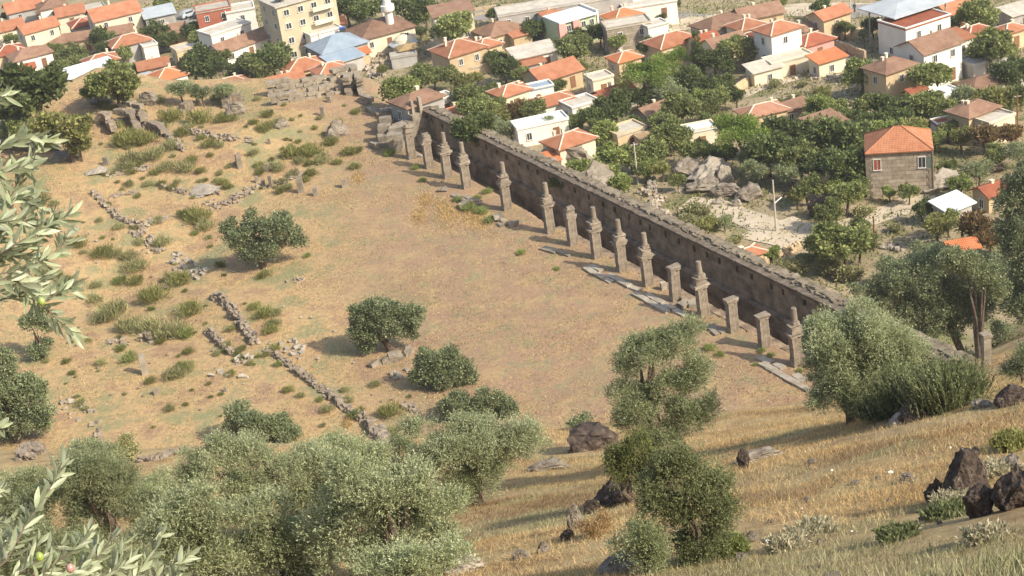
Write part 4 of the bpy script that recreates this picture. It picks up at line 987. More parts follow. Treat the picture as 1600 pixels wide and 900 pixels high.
# ---------------------------------------------------------------- foliage
def leafquads(P, D, S, ln, wd, g):
    """rhombic leaves at P pointing along D, flat side around S; ln, wd arrays or scalars"""
    D = D/np.linalg.norm(D, axis=1)[:,None]; S = np.cross(D, S); S /= np.linalg.norm(S, axis=1)[:,None]+1e-9
    n = len(P); ln = np.broadcast_to(ln, n)[:,None]; wd = np.broadcast_to(wd, n)[:,None]
    N_ = np.cross(S, D)
    V = np.stack([P, P+D*ln*.5+S*wd*.5+N_*wd*.12, P+D*ln, P+D*ln*.5-S*wd*.5+N_*wd*.12], 1).reshape(-1, 3)
    return V, np.arange(4*n).reshape(n, 4)
def crown(seed, lobes, n, ln, wd, spray=0, up=.35, shell=.55, clump=0.10, droop=0., nclump=None):
    g = np.random.default_rng(seed); L_ = np.array(lobes, float)
    vol = (L_[:,3]*L_[:,4]*L_[:,5])**.8; pick = g.choice(len(L_), n, p=vol/vol.sum())
    u = g.normal(size=(n, 3)); u /= np.linalg.norm(u, axis=1)[:,None]
    r = shell+(1-shell)*g.random(n)**.7; deep = g.random(n) < .22; r[deep] = g.random(deep.sum())**.5*.8
    ph = g.random(3)*9
    bumpy = 1+.16*np.sin(u[:,0]*5+ph[0]+pick)*np.sin(u[:,1]*5+ph[1])+.14*np.sin(u[:,2]*7+ph[2]+pick*2)*np.sin(u[:,0]*8+u[:,1]*6)
    r = r*bumpy*(1+g.normal(size=n)*.05)
    C = L_[pick]; P = C[:,:3]+u*r[:,None]*C[:,3:6]
    if clump:       # gather round clump centres on the lobes: tufts with darker gaps between
        m = max(12, nclump or int(n/28)); pc = g.choice(len(L_), m, p=vol/vol.sum()); uc = g.normal(size=(m, 3)); uc /= np.linalg.norm(uc, axis=1)[:,None]; uc[:,2] = np.where(g.random(m) < .6, np.abs(uc[:,2]), uc[:,2])
        rc = g.uniform(.62, 1.02, m)*(1+.12*np.sin(uc[:,0]*5+ph[0]+pc)*np.sin(uc[:,1]*5+ph[1])); c = L_[pc,:3]+uc*rc[:,None]*L_[pc,3:6]
        j = g.integers(0, m, n); tight = g.random(n) < .8; sz = g.uniform(.6, 1.5, m)[j]
        gb = g.normal(size=(n, 3)); gb *= (g.random(n)**.45/np.linalg.norm(gb, axis=1)*1.7)[:,None]*clump*sz[:,None]; P = np.where(tight[:,None], c[j]+gb, P); u = np.where(tight[:,None], uc[j]*.5+(P-c[j])/clump*.4, u)
    if not spray:
        D = u*.7+g.normal(size=(n, 3))*.7+np.array([0, 0, up]); return leafquads(P, D, g.normal(size=(n, 3)), ln*g.uniform(.5, 1.5, n), wd*g.uniform(.6, 1.4, n), g)
    D = u*.8+g.normal(size=(n, 3))*.45+np.array([0, 0, up]); D /= np.linalg.norm(D, axis=1)[:,None]
    PP, DD_, = [], []
    sl_ = ln*.42
    for i in range(spray):
        a = i/spray; b = P+D*sl_*i
        if droop: b = b+np.array([0, 0, -droop])*a*a
        sidev = np.cross(D, g.normal(size=(n, 3))); sidev /= np.linalg.norm(sidev, axis=1)[:,None]
        PP.append(b); DD_.append(D*.85+sidev*(.75-.45*a))
    PP = np.concatenate(PP); DD_ = np.concatenate(DD_); m = len(PP)
    return leafquads(PP, DD_, g.normal(size=(m, 3)), ln*g.uniform(.7, 1.2, m), wd*g.uniform(.7, 1.2, m), g)
def lobes(seed, n, r0=.55, spread=.55, flat=.75, zc=.0):
    g = np.random.default_rng(seed); o = [(0, 0, zc, r0, r0, r0*flat)]
    for i in range(n):
        a = g.uniform(0, 6.28)+i*2.4; d = spread*g.uniform(.6, 1.); r = r0*g.uniform(.5, .85)
        o.append((d*math.cos(a), d*math.sin(a), zc+g.uniform(-.25, .35)*flat, r, r, r*flat))
    return o
def trunkmesh(seed, h=1., r=.06, nb=5, top=.5):
    g = random.Random(seed); mb = MB(); lean = Vector((g.uniform(-.08,.08), g.uniform(-.08,.08), 0))
    f_ = Vector((0,0,0)); k_ = Vector((lean.x, lean.y, h*.5)); mb.tube([(0,0,-h*.35), f_, k_*.5+Vector((g.uniform(-.03,.03),0,0)), k_], [r*1.5, r*1.25, r, r*.85], 7)
    for i in range(nb):
        a = i*6.28/nb+g.uniform(-.4,.4); d = top*g.uniform(.5,.95)
        e_ = k_+Vector((math.cos(a)*d, math.sin(a)*d, h*g.uniform(.25,.6))); m_ = k_.lerp(e_, .5)+Vector((g.uniform(-.06,.06), g.uniform(-.06,.06), .06))
        mb.tube([k_-Vector((0,0,.03)), m_, e_], [r*.6, r*.4, r*.12], 5)
    return mb.mesh('trunk')
PROT = {}
def proto(kind, variants):
    PROT[kind] = variants
# meshes in units of the crown radius, crown centre at the origin
for i in range(4): PROT.setdefault('broad', []).append(npmesh('crown', *crown(100+i, lobes(i, 11, .44, .62, .9), 5600, .13, .09, shell=.5, clump=.10, nclump=90)))
for i in range(3): PROT.setdefault('shrubby', []).append(npmesh('crown', *crown(120+i, lobes(30+i, 6, .55, .55, .6, -.1), 3000, .20, .09, shell=.5, up=.6, clump=.11, nclump=70)))
for i in range(3): PROT.setdefault('olive', []).append(npmesh('crown', *crown(140+i, lobes(60+i, 8, .5, .6, .75), 1500, .13, .05, spray=5, up=.4, clump=.09, nclump=90)))
for i in range(2):
    lb = []
    g = np.random.default_rng(300+i)
    for k in range(22):
        a = g.uniform(0, 6.28); d = g.uniform(0, .8)**.8; lb.append((d*math.cos(a), d*math.sin(a), .35*(1-d*d)+g.uniform(-.35,.15), .26, .26, .2))
    PROT.setdefault('pine', []).append(npmesh('crown', *crown(160+i, lb, 9000, .07, .03, shell=.8, up=.8, clump=0)))
lb = [(g_, h_, z_, r_, r_, .28) for z_, r_, g_, h_ in [(-1.3,.42,0,0),(-.9,.5,.05,0),(-.5,.5,-.05,.05),(-.1,.46,.04,0),(.3,.42,-.04,0),(.7,.34,.03,0),(1.05,.26,0,0),(1.35,.16,0,0)]]
PROT['cypress'] = [npmesh('crown', *crown(180, lb, 5200, .12, .06, shell=.5, up=1., clump=.05))]
for me_ in [m_ for l_ in PROT.values() for m_ in l_]: me_.name = 'crown'
TRK = [trunkmesh(i, 1., .07, 5) for i in range(3)]
KIND = {'dark': ('broad', 'dark', 'dark green', 'leafy tree'), 'mid': ('broad', 'mid', 'mid green', 'leafy tree'), 'light': ('broad', 'light', 'bright light green', 'leafy tree'),
        'yellow': ('shrubby', 'yellow', 'yellow green', 'bushy tree'), 'red': ('shrubby', 'red', 'reddish brown', 'bushy tree'), 'olive': ('olive', 'olive', 'grey green', 'olive tree'),
        'yg': ('broad', 'yellow', 'yellow green', 'dense tree'), 'pine': ('pine', 'pine', 'bright green', 'umbrella pine'), 'cypress': ('cypress', 'dark', 'dark green', 'tall narrow conifer'), 'scrub': ('shrubby', 'scrub', 'dull green', 'shrub')}
LAND_T = list(LAND)
def tree(px, py, wpx, kind, t0=None, hk=1., label=None):
    pk, lm, adj, noun = KIND[kind]; low = kind in ('scrub',)
    up = 2.2 if not low else .6
    wpx *= 1.18 if kind in ('dark', 'mid', 'pine') else 1.; sm = 13 if (py < 128 and px < 640 and kind != 'olive') else None; q, t = hit(px, py, up, t0 or 120, sm); r = wpx/2*t/FPX; 
    if not low: q, t = hit(px, py, r*(1.25 if kind != 'cypress' else 1.6), t0 or 120, sm); r = wpx/2*t/FPX
    cz = r*(1.25 if not low else .5)*hk; cz = r*1.75 if kind == 'cypress' else cz
    # short name for a green thing among the houses
    e = empty({'cypress': 'conifer_tree', 'pine': 'pine_tree', 'olive': 'olive_tree', 'scrub': 'shrub'}.get(kind, 'broadleaf_tree'), (q[0], q[1], q[2]), random.uniform(0, 6.28),
              label=label or rel_label(px, py, adj, noun, LAND_T), cat='shrub' if low else 'tree', group='trees and shrubs of the village')
    c = obj('crown', random.choice(PROT[pk]), LEAF[lm], e, (0, 0, cz)); c.scale = (r*1.08, r*1.08, r*(1. if not low else .75)*random.uniform(.85, 1.1)*hk)
    if not low:
        k_ = obj('trunk', random.choice(TRK), BARK, e); k_.scale = (r*1., r*1., cz*1.05)
    return e
TR = """12,25,20,dark 50,140,104,dark 18,165,60,dark 84,118,44,dark 100,196,92,yg 122,226,44,yg 40,200,50,mid 15,205,40,olive 157,58,36,dark 170,74,32,dark 112,84,40,mid 126,96,30,mid 90,104,30,mid 190,85,28,mid
176,128,66,mid 206,112,36,mid 188,112,40,dark 150,140,40,mid 241,50,40,dark 262,60,30,dark 296,48,34,dark 312,60,34,mid 300,98,56,dark 328,104,46,dark 344,92,34,mid 376,108,40,dark 396,100,40,mid
20,60,24,mid 50,60,26,dark 74,64,26,mid 252,4,32,mid 282,140,40,olive 315,146,34,olive 352,142,36,olive 192,152,28,olive 86,76,24,mid 240,76,20,light 425,88,60,dark 405,108,46,mid 445,72,30,mid
482,36,26,mid 540,8,50,dark 566,14,46,dark 520,2,30,dark 600,8,40,dark 645,8,56,dark 664,20,36,mid 566,27,30,olive 650,32,30,dark 656,48,22,dark 702,40,66,mid 728,48,40,yellow 690,52,40,light 771,20,26,dark
788,104,38,dark 776,92,30,dark 620,128,50,mid 636,134,40,light 656,120,40,mid 676,118,36,mid 702,118,34,mid 595,108,22,yellow 722,128,44,yellow 746,120,30,yellow 722,150,50,mid 742,164,46,mid 738,188,58,dark
758,176,46,mid 764,192,40,olive 772,164,34,mid 782,182,44,yellow 796,202,38,olive 833,44,36,dark 852,12,22,dark 880,72,44,mid 896,80,44,mid 910,64,28,mid 902,54,30,dark 936,50,34,dark 962,64,34,light
1007,72,30,dark 1030,30,20,dark 1041,68,28,mid 1050,8,24,dark 1010,112,78,pine 1052,92,46,pine 1076,122,46,dark 1116,92,44,dark 1131,102,30,dark 1162,76,58,yellow 1142,72,40,mid
1186,76,46,light 1102,136,40,dark 812,168,50,red 832,172,38,mid 870,134,26,mid 815,115,26,mid 962,166,58,dark 940,184,46,dark 922,178,34,mid 946,206,50,light 1034,208,52,mid 1062,168,54,mid 1044,144,50,olive
1086,156,40,light 1120,150,38,mid 1112,168,34,mid 1102,186,28,mid 1155,206,82,pine 1192,212,46,pine 1040,190,50,mid 1062,216,40,mid 868,194,38,olive 956,246,60,light 985,242,44,mid 1020,236,46,mid
944,268,54,light 966,288,44,light 1280,10,30,dark 1216,4,24,mid 1320,42,28,mid 1364,38,30,dark 1350,52,22,olive 1404,42,24,mid 1400,60,22,mid 1480,42,38,olive 1524,20,56,mid 1542,32,36,mid 1590,46,20,dark
1345,116,50,mid 1360,124,34,light 1336,104,30,mid 1288,145,34,yellow 1286,162,56,light 1304,168,34,mid 1282,180,30,mid 1230,200,66,dark 1248,212,40,dark 1210,212,40,light 1312,208,78,dark 1324,226,46,dark
1280,228,44,mid 1392,164,54,dark 1402,182,46,dark 1440,160,58,mid 1452,178,38,dark 1470,168,46,mid 1420,200,56,yellow 1380,200,48,light 1432,212,46,light 1442,116,56,mid 1466,120,46,light 1436,88,30,olive
1548,72,62,mid 1520,60,38,yellow 1536,82,46,light 1580,112,50,dark 1570,82,32,mid 1512,154,50,olive 1542,150,66,yellow 1498,162,40,olive 1580,150,46,mid 1596,146,30,dark 1462,96,30,olive 1546,96,20,mid
1538,206,58,red 1502,212,46,yellow 1580,205,50,red 1200,230,66,dark 1250,246,58,mid 1282,258,54,dark 1322,256,66,dark 1230,272,46,olive 1346,270,40,mid 1172,252,42,olive 1182,268,44,olive 1110,236,40,yellow
1086,234,44,mid 1132,240,36,dark 1300,290,36,light 1322,300,54,mid 1342,286,34,dark 1298,332,44,mid 1316,376,80,mid 1288,378,54,mid 1342,382,48,mid 1440,326,32,dark 1464,352,58,yellow 1482,346,36,mid
1528,352,66,red 1546,370,50,red 1500,286,38,light 1530,266,46,olive 1480,260,28,mid 1352,330,38,scrub 1092,334,56,scrub 1076,344,40,scrub 1112,350,38,scrub 1132,346,28,olive 1232,420,56,scrub
1290,420,50,scrub 1330,430,56,scrub 1262,404,40,scrub 905,105,24,mid 1252,130,20,scrub 1210,130,26,scrub 1240,150,26,scrub 1590,240,40,olive 1560,240,36,mid 1380,270,26,scrub 1210,165,24,mid 1290,105,14,mid
1500,410,60,olive 1450,395,50,olive 1400,420,50,olive 1560,420,60,olive 1130,130,34,dark 1150,150,30,dark 1170,180,24,dark 1000,150,40,dark 1020,130,40,dark 985,196,34,dark 900,190,28,mid 745,50,24,mid
610,60,16,scrub 690,105,20,scrub 770,140,26,mid 800,175,26,mid 750,145,24,mid 1260,190,30,dark 1350,165,36,mid 1360,190,40,dark 1330,180,30,mid 1410,165,34,mid 1480,200,34,mid 1250,170,26,olive 1460,215,30,mid"""
for a in (TR+' 905,262,44,light 875,285,30,mid 1010,262,40,light 1035,262,38,yellow 1058,282,26,mid 1100,350,40,yellow 1150,372,30,scrub 1130,385,34,yellow 1205,395,30,light 1245,305,40,yellow 1260,290,44,mid 1390,300,26,light 1400,355,30,scrub 1420,300,30,mid 1190,300,26,scrub 1345,355,34,mid').split():
    p = a.split(','); tree(float(p[0]), float(p[1]), float(p[2]), p[3])
e = tree(1090, 88, 46, 'cypress', label='tall dark narrow conifer rising right of the bright pine')
# ---------------------------------------------------------------- olives and bushes near the ruins
def bigcrown(name, seed, lb, n, ln, wd, spray, m, parent, up=.4, **k_):
    return obj(name, npmesh(name, *crown(seed, lb, n, ln, wd, spray=spray, up=up, **k_)), m, parent)
def limbs(parent, base, tips, r):
    mb = MB(); b = Vector(base)
    for i, tp in enumerate(tips):
        t_ = Vector(tp); k_ = b.lerp(t_, .35)+Vector((random.uniform(-.2,.2), random.uniform(-.2,.2), .25)); 
        mb.tube([b-Vector((0,0,.7)), b+Vector((random.uniform(-.08,.08),random.uniform(-.08,.08),.25)), k_, b.lerp(t_, .75), t_], [r*1.2, r, r*.62, r*.35, r*.1], 7)
    return obj('trunk', mb, BARK, parent)
def olive(px, py, lobes_px, n, label, m='olive', bp=None, ln=.085, wd=.026, spray=7, up=.45, t0=None, cat='tree', name='olive_tree', tr=.24, depth=1., group=None, clump=.12, shell=.6, dens=1.):
    """lobes_px: crown lobes (px, py, half width px, half height px[, depth offset m]); (px,py) is where the trunk meets the ground"""
    q, t = hit(px, py, 0, t0); s = t/FPX; e = empty(name, q.tolist(), 0, label=label, cat=cat, group=group); USED[label] = 1
    L_ = []
    for l in lobes_px:
        off = l[4] if len(l) > 4 else random.uniform(-.15, .15)*l[2]*s
        d = CR*(l[0]-px)*s-np.array([0,0,1.])*(l[1]-py)*s/.88; d = d*1.; d[1] += off; d[2] = max(d[2], .3)
        L_.append((d[0], d[1], d[2], l[2]*s, l[2]*s*depth*.85, l[3]*s/.95))
    pxm = 1.5625*s          # metres covered by one rendered pixel
    far_ = pxm > .06
    L_ = [(a[0], a[1], a[2], a[3]*.93, a[4]*.93, a[5]*.95) for a in L_]
    if far_: spray = 0; ln = pxm*2.3; wd = pxm*1.25
    elif spray: spray = min(spray, 5); ln = max(ln*.8, pxm*2.1); wd = max(wd, ln*.34)
    g_ = np.random.default_rng(int(px*7)); big = L_; L_ = []
    for l in big:
        L_.append((l[0], l[1], l[2]-.05*l[5], l[3]*.68, l[4]*.68, l[5]*.68))
        for i in range(8):
            u_ = g_.normal(size=3); u_ /= np.linalg.norm(u_); u_[2] = abs(u_[2]) if g_.random() < .65 else u_[2]; k_ = g_.uniform(.28, .46)
            L_.append((l[0]+u_[0]*l[3]*.68, l[1]+u_[1]*l[4]*.68, l[2]+u_[2]*l[5]*.66, l[3]*k_, l[4]*k_, l[5]*k_*1.1))
    area = sum((l[3]*l[5]) for l in big)*3.1416; cl = max(.14, pxm*2.2)
    n = int(dens*area*(6.5 if far_ else 4.6)/(ln*wd*.5*max(1, spray)))
    bigcrown('crown', int(px)+3, L_, min(n, 60000), ln, wd, spray, LEAF[m], e, up=up, clump=cl, shell=shell, nclump=int(area*2.2/(cl*cl*3)))
    if tr: limbs(e, (0, 0, 0), [(a[0]*.7, a[1]*.7, a[2]*.9) for a in L_[:5]], tr)
    LAND.append((px, py, label if len(label.split()) < 9 else label.split(' with ')[0]))
    return e
# (every crown lobe is broken into smaller tufts)
olive(412, 418, [(388,378,34,27),(372,360,16,18),(410,350,22,22),(440,362,32,30),(470,378,20,20),(425,392,36,20),(400,400,30,14)], 5200, 'twin-crowned olive tree in the upper left of the field', 'deepolive', t0=100, tr=.3)
olive(611, 549, [(572,505,26,30),(595,492,28,26),(625,488,30,24),(650,500,26,24),(580,528,26,22),(560,520,16,20),(640,515,26,18),(572,545,14,12),(610,510,34,22)], 7000, 'round olive tree with a dark split trunk in the middle', 'deepolive', t0=100, tr=.32)
olive(690, 605, [(672,578,28,34),(700,565,30,28),(725,585,26,28),(700,595,36,22),(660,590,18,18),(735,600,16,14)], 6400, 'round olive tree right of the stone heap', 'deepolive', t0=100, tr=.3)
olive(72, 560, [(60,510,20,14),(75,500,18,16),(88,512,18,12),(70,545,18,12),(66,550,20,14)], 1500, 'small thin olive tree near the left edge branch', 'deepolive', t0=100, tr=.16)
olive(30, 690, [(30,600,46,50),(10,560,34,30),(60,630,42,46),(20,660,50,40),(75,655,26,30),(0,620,40,50)], 9000, 'large dark olive tree at the left edge', 'deepolive', t0=100, tr=.34)
olive(205, 720, [(205,700,22,20)], 900, 'small green bush behind the lower left olives', 'scrub', t0=100, tr=.1, cat='shrub', name='shrub')
olive(405, 690, [(400,665,44,34),(380,650,26,22),(430,675,36,28),(455,690,26,20)], 5200, 'dull green olive tree above the bottom grove', 'deepolive', t0=90, tr=.28)
olive(730, 655, [(715,640,34,26),(768,628,26,24),(745,645,36,24),(790,650,24,20)], 5200, 'dark topped olive tree behind the big pale olive', 'deepolive', t0=90, tr=.28)
olive(910, 672, [(912,662,26,9)], 900, 'low dark bush above the brown boulder', 'deepolive', t0=80, tr=.08, cat='shrub', name='shrub')
# bottom grove
olive(745, 790, [(735,690,70,44),(700,720,56,44),(780,700,56,48),(820,690,44,40),(850,695,26,32),(760,745,56,36),(730,765,40,26),(680,670,34,22)], 16000, 'big pale olive tree right of the long diagonal stone wall', 'paleolive', ln=.10, wd=.032, t0=50, tr=.26)
olive(640, 900, [(640,770,70,52),(590,745,56,40),(690,800,56,46),(560,810,66,52),(630,840,80,52),(700,860,44,40),(530,850,56,52),(600,880,70,40)], 22000, 'largest silvery olive tree at the bottom centre', 'paleolive', t0=40, ln=.095, wd=.032, tr=.26)
olive(455, 900, [(440,800,50,46),(470,850,56,50),(410,860,50,46),(500,880,50,40),(440,900,56,40)], 14000, 'silvery olive tree left of the largest bottom olive', 'paleolive', t0=38, ln=.09, wd=.03, tr=.22)
olive(470, 830, [(420,720,58,40),(360,715,50,38),(480,735,58,44),(540,740,46,40),(330,750,40,36),(400,770,60,40),(500,780,56,36)], 17000, 'wide olive tree at the top of the bottom grove', 'paleolive', t0=50, ln=.10, wd=.032, tr=.26)
olive(330, 900, [(330,800,50,42),(290,830,56,46),(370,810,40,34),(320,870,66,44),(250,860,50,44),(370,880,50,40)], 15000, 'olive tree between the near branch and the bottom olives', 'paleolive', t0=38, ln=.09, wd=.03, tr=.22)
olive(180, 850, [(160,740,54,36),(110,770,50,40),(200,770,56,44),(150,820,66,44),(240,800,40,36),(70,800,40,40)], 15000, 'feathery olive tree behind the near leaf branch', 'olive', t0=44, ln=.10, wd=.032, tr=.24)
olive(150, 760, [(150,712,36,22),(180,718,26,18),(130,728,26,20)], 4000, 'small pale olive top by the lower left stone line', 'paleolive', t0=70, tr=.16)
olive(40, 850, [(40,780,40,40),(70,760,26,24),(20,830,50,44)], 6000, 'dim olive tree at the lower left edge', 'olive', t0=44, tr=.2)
olive(620, 740, [(635,700,22,22),(612,726,16,18)], 1500, 'small dark bush at the end of the diagonal wall', 'deepolive', t0=80, tr=.1, cat='shrub', name='shrub')
olive(560, 780, [(560,715,40,34),(600,720,34,30),(530,700,34,24),(570,740,50,30)], 9000, 'pale olive tree between the wide olive and the largest one', 'paleolive', t0=60, tr=.2)
olive(250, 800, [(250,770,44,36),(290,790,40,36),(225,790,40,36)], 9000, 'grey olive tree top in the lower left grove', 'paleolive', t0=50, tr=.2)
olive(60, 930, [(60,860,60,44),(120,880,60,44),(20,890,50,40),(190,890,50,36)], 9000, 'olive tree behind the bottom left leaves', 'olive', t0=36, tr=.2)
olive(660, 930, [(660,880,60,36),(720,870,34,30),(610,890,60,30)], 9000, 'low silvery olive crown on the bottom edge', 'paleolive', t0=38, tr=.2)
# tall olive and shrubs in the middle
olive(1020, 735, [(1035,560,44,34),(1080,545,42,34),(1100,590,32,40),(1000,580,30,28),(1060,610,46,34),(1010,640,44,40),(1085,655,40,38),(1105,520,20,26),(985,620,24,24),(1040,680,44,30),(1110,640,22,36),(990,665,24,26)], 17000, 'tall grey-green olive tree in front of the field', 'olive', t0=60, ln=.10, wd=.032, tr=.3)
olive(985, 790, [(985,740,34,34),(1000,700,34,26),(970,720,24,26),(1010,755,26,26),(1030,720,22,24)], 6500, 'dark small leaved shrub below the tall olive', 'mid', t0=45, ln=.06, wd=.035, spray=4, tr=.12, cat='shrub', name='shrub', depth=.8)
olive(1085, 880, [(1080,740,46,34),(1110,780,50,44),(1070,800,46,46),(1120,830,34,36),(1050,760,34,36),(1090,860,46,30),(1060,720,30,20),(1020,850,28,30),(1130,760,26,30),(1140,800,22,30),(1030,790,30,30),(1110,870,40,30)], 15000, 'tall mid green shrub with pale twigs at the bottom', 'sage', t0=35, ln=.045, wd=.026, spray=5, tr=.08, cat='shrub', name='shrub', depth=.8)
olive(1010, 895, [(1005,840,26,36),(1020,880,34,30),(1030,850,22,30),(975,862,22,22)], 3500, 'thin pale leaved shrub left of the tall mid green shrub', 'olive', t0=32, ln=.04, wd=.022, spray=5, tr=.04, cat='shrub', name='shrub', clump=.05)
olive(935, 838, [(935,828,28,20),(915,840,18,12)], 1400, 'dry rusty bush between the leaning rock and shrubs', 'straw', t0=40, ln=.06, wd=.012, spray=3, tr=0, cat='shrub', name='dry_bush', up=.9)
# big bush group on the right
olive(1330, 662, [(1310,540,50,50),(1350,528,54,50),(1300,590,44,46),(1385,555,60,50),(1400,600,44,40),(1360,630,40,30),(1350,600,56,40),(1290,520,24,26),(1420,560,36,40),(1280,630,22,20),(1340,630,36,20)], 17000, 'large pale olive bush in front of the nearest pillar', 'paleolive', dens=1.4, t0=60, ln=.10, wd=.03, tr=.16, cat='tree')
def broom(px, py, wpx, hpx, n, label, m='scrub', t0=60, col=None):
    q, t = hit(px, py, 0, t0); s = t/FPX; g = np.random.default_rng(int(px)); e = empty('broom_bush', q.tolist(), 0, label=label, cat='shrub'); USED[label] = 1
    b = np.stack([g.normal(size=n)*wpx*s*.22, g.normal(size=n)*wpx*s*.16, g.random(n)*hpx*s*.35], -1)
    D = np.stack([b[:,0]*.26/(wpx*s*.3)+g.normal(size=n)*.12, b[:,1]*.22/(wpx*s*.3)+g.normal(size=n)*.12, np.ones(n)], -1)
    L1 = g.uniform(.45, .95, n)*hpx*s*.8/1.0
    V = []; F = []
    P = b
    V1, F1 = leafquads(P, D, g.normal(size=(n, 3)), L1*.75, .035, g)
    # short side leaves
    k_ = 9; PP = np.concatenate([P+D/np.linalg.norm(D, axis=1)[:,None]*(L1*(.12+.075*i))[:,None] for i in range(k_)]); D2 = np.concatenate([D+g.normal(size=D.shape)*.6 for _ in range(k_)])
    V2, F2 = leafquads(PP, D2, g.normal(size=PP.shape), .14, .04, g)
    obj('stems', npmesh('stems', np.concatenate([V1, V2]), np.concatenate([F1, F2+len(V1)])), LEAF[m], e)
    LAND.append((px, py-hpx/2, label)); return e
broom(1425, 645, 84, 96, 2800, 'upright wispy broom bush beside the large pale olive bush', 'sage')
broom(1480, 640, 90, 92, 3000, 'rightmost upright broom bush under the big right olive', 'sage')
broom(1378, 655, 60, 44, 1100, 'low broom bush behind the brown lichened boulder', 'sage')
olive(1505, 560, [(1440,440,50,34),(1400,450,40,30),(1480,430,50,36),(1520,440,50,40),(1560,455,32,30),(1470,480,56,40),(1530,490,46,36),(1430,490,44,34),(1560,520,24,20),(1390,475,34,26),(1355,462,20,18),(1500,500,44,30),(1440,520,44,26)], 19000, 'big dark spreading olive tree on the right', 'deepolive', t0=70, ln=.11, wd=.035, tr=.3)
olive(1530, 560, [(1530,440,40,24,1.),(1500,425,40,20,1.),(1560,470,30,24,1.)], 5000, 'pale topped olive tree behind the big dark spreading one', 'olive', t0=70, ln=.11, wd=.035, tr=.2)
olive(1610, 520, [(1590,330,34,40),(1610,380,44,50),(1585,400,32,40),(1600,440,40,40),(1620,300,36,40),(1600,480,40,36),(1570,370,14,16)], 14000, 'tall olive tree cut by the right edge', 'deepolive', t0=60, ln=.09, wd=.03, tr=.26)
olive(1600, 600, [(1596,565,22,26),(1580,585,16,14)], 1500, 'scraggly dark shrub at the right edge', 'deepolive', t0=60, tr=.06, cat='shrub', name='shrub')
broom(1590, 700, 60, 26, 700, 'tuft of green grass above the huge right boulder', 'yellow', t0=25)
for a, b, c in [(1230,860,'cream flowered weed clump at the bottom'),(1490,790,'pale thistle patch left of the black boulder'),(1540,845,'pale thistle patch in the lower right corner'),(1560,745,'little cream weed on top of the dark rocks'),(1270,835,'low green and cream weed clump'),(1480,810,'green weed patch below the rounded dark boulder'),(1400,845,'grey-green weed patch in the lower right')]:
    broom(a, b, 54, 22, 300, c, 'cream' if 'cream' in c or 'pale' in c else 'sage', t0=15)
broom(1140, 870, 40, 40, 500, 'leafy sprout right of the tall mid green shrub', 'mid', t0=20)
# round scrub tufts of the ruin field
TUFT = [npmesh('foliage', *crown(400+i, [(0,0,.25,.9,.9,.55),(.3,.2,.2,.6,.6,.45),(-.3,.1,.2,.6,.6,.45)], 1100, .40, .045, shell=.2, up=1.8, clump=.22, nclump=26)) for i in range(3)]
TU = """242,465,46 295,487,40 182,488,52 205,512,44 160,500,36 270,518,52 290,522,30 232,512,40 210,418,40 205,402,30 160,396,36 180,398,24 120,380,34 310,340,44 322,352,34 288,336,28 190,440,26 255,380,30 280,440,36 268,434,30 412,492,34 426,506,26
424,516,26 398,480,22 430,490,22 585,601,20 612,645,40 616,678,36 555,650,24 205,250,40 240,245,40 260,262,30 290,262,34 195,262,30 268,228,30 330,225,26 395,240,22 405,258,18 468,252,22 484,256,18 432,262,30 460,272,22 488,272,22 450,292,18 440,298,20
488,240,40 460,240,40 300,250,22 315,268,18 340,282,14 285,210,26 265,185,40 310,186,44 345,188,24 365,186,22 290,170,24 250,200,24 205,220,50 230,220,36 190,215,24 520,222,24 545,238,26 560,235,18 505,250,30 340,155,24 250,158,20 420,180,24
435,192,26 415,200,30 530,190,14 215,440,28 150,470,26 250,535,20 355,540,20 380,545,16 360,515,20 372,548,16 205,560,30 190,545,20 290,575,30 275,585,36 360,585,18 326,600,10 290,632,11 195,616,9 110,535,12 120,620,12 105,565,16
430,545,20 415,555,14 435,570,18 452,610,20 470,618,16 512,640,22 500,625,14 540,610,16 545,625,22 565,640,16 60,310,40 40,300,30 85,320,18 65,320,12 155,345,14 160,372,10 210,356,14 170,320,12 130,395,14 100,440,24 90,430,20 120,445,26
480,400,12 330,620,9 240,668,8 505,665,12 520,680,14 350,430,10 380,560,14 392,568,14 620,205,12 690,190,14 610,240,20 650,262,16 660,282,14 716,312,18 735,325,26 752,330,24 765,345,20 815,395,16 870,420,12 760,300,18 1110,545,22 1125,555,16 1190,548,14 1250,580,12
1180,570,10 1205,555,14 745,310,16 345,650,6 300,610,8 640,620,10 700,270,12"""
g0 = random.Random(21)
for _ in range(110):
    a_, b_ = g0.uniform(150, 560), g0.uniform(150, 300); TU += f' {a_:.0f},{b_:.0f},{g0.choice((8, 10, 13, 18)):d}'
for _ in range(60):
    a_, b_ = g0.uniform(60, 420), g0.uniform(300, 640); TU += f' {a_:.0f},{b_:.0f},{g0.choice((7, 10, 14, 20)):d}'
for a in TU.split():
    px, py, wp = map(float, a.split(',')); q, t = hit(px, py+wp*.12, 0, 100); s = t/FPX*wp/2
    g1 = px > 580 and py < 600
    o = obj('shrub', random.choice(TUFT), LEAF['light' if g1 else random.choice(('scrub', 'scrub', 'mid', 'yellow') if py > 300 else ('scrub', 'yellow', 'yellow', 'scrub'))], loc=q.tolist(), rz=random.uniform(0, 6.3)); o.scale = (s, s, s*.85)
    setp(o, rel_label(px, py, random.choice(('low green', 'dull green', 'soft green')) if wp > 15 else 'tiny green', 'bush' if wp > 25 else 'tuft'), 'bush', 'green bushes and tufts among the ruins')
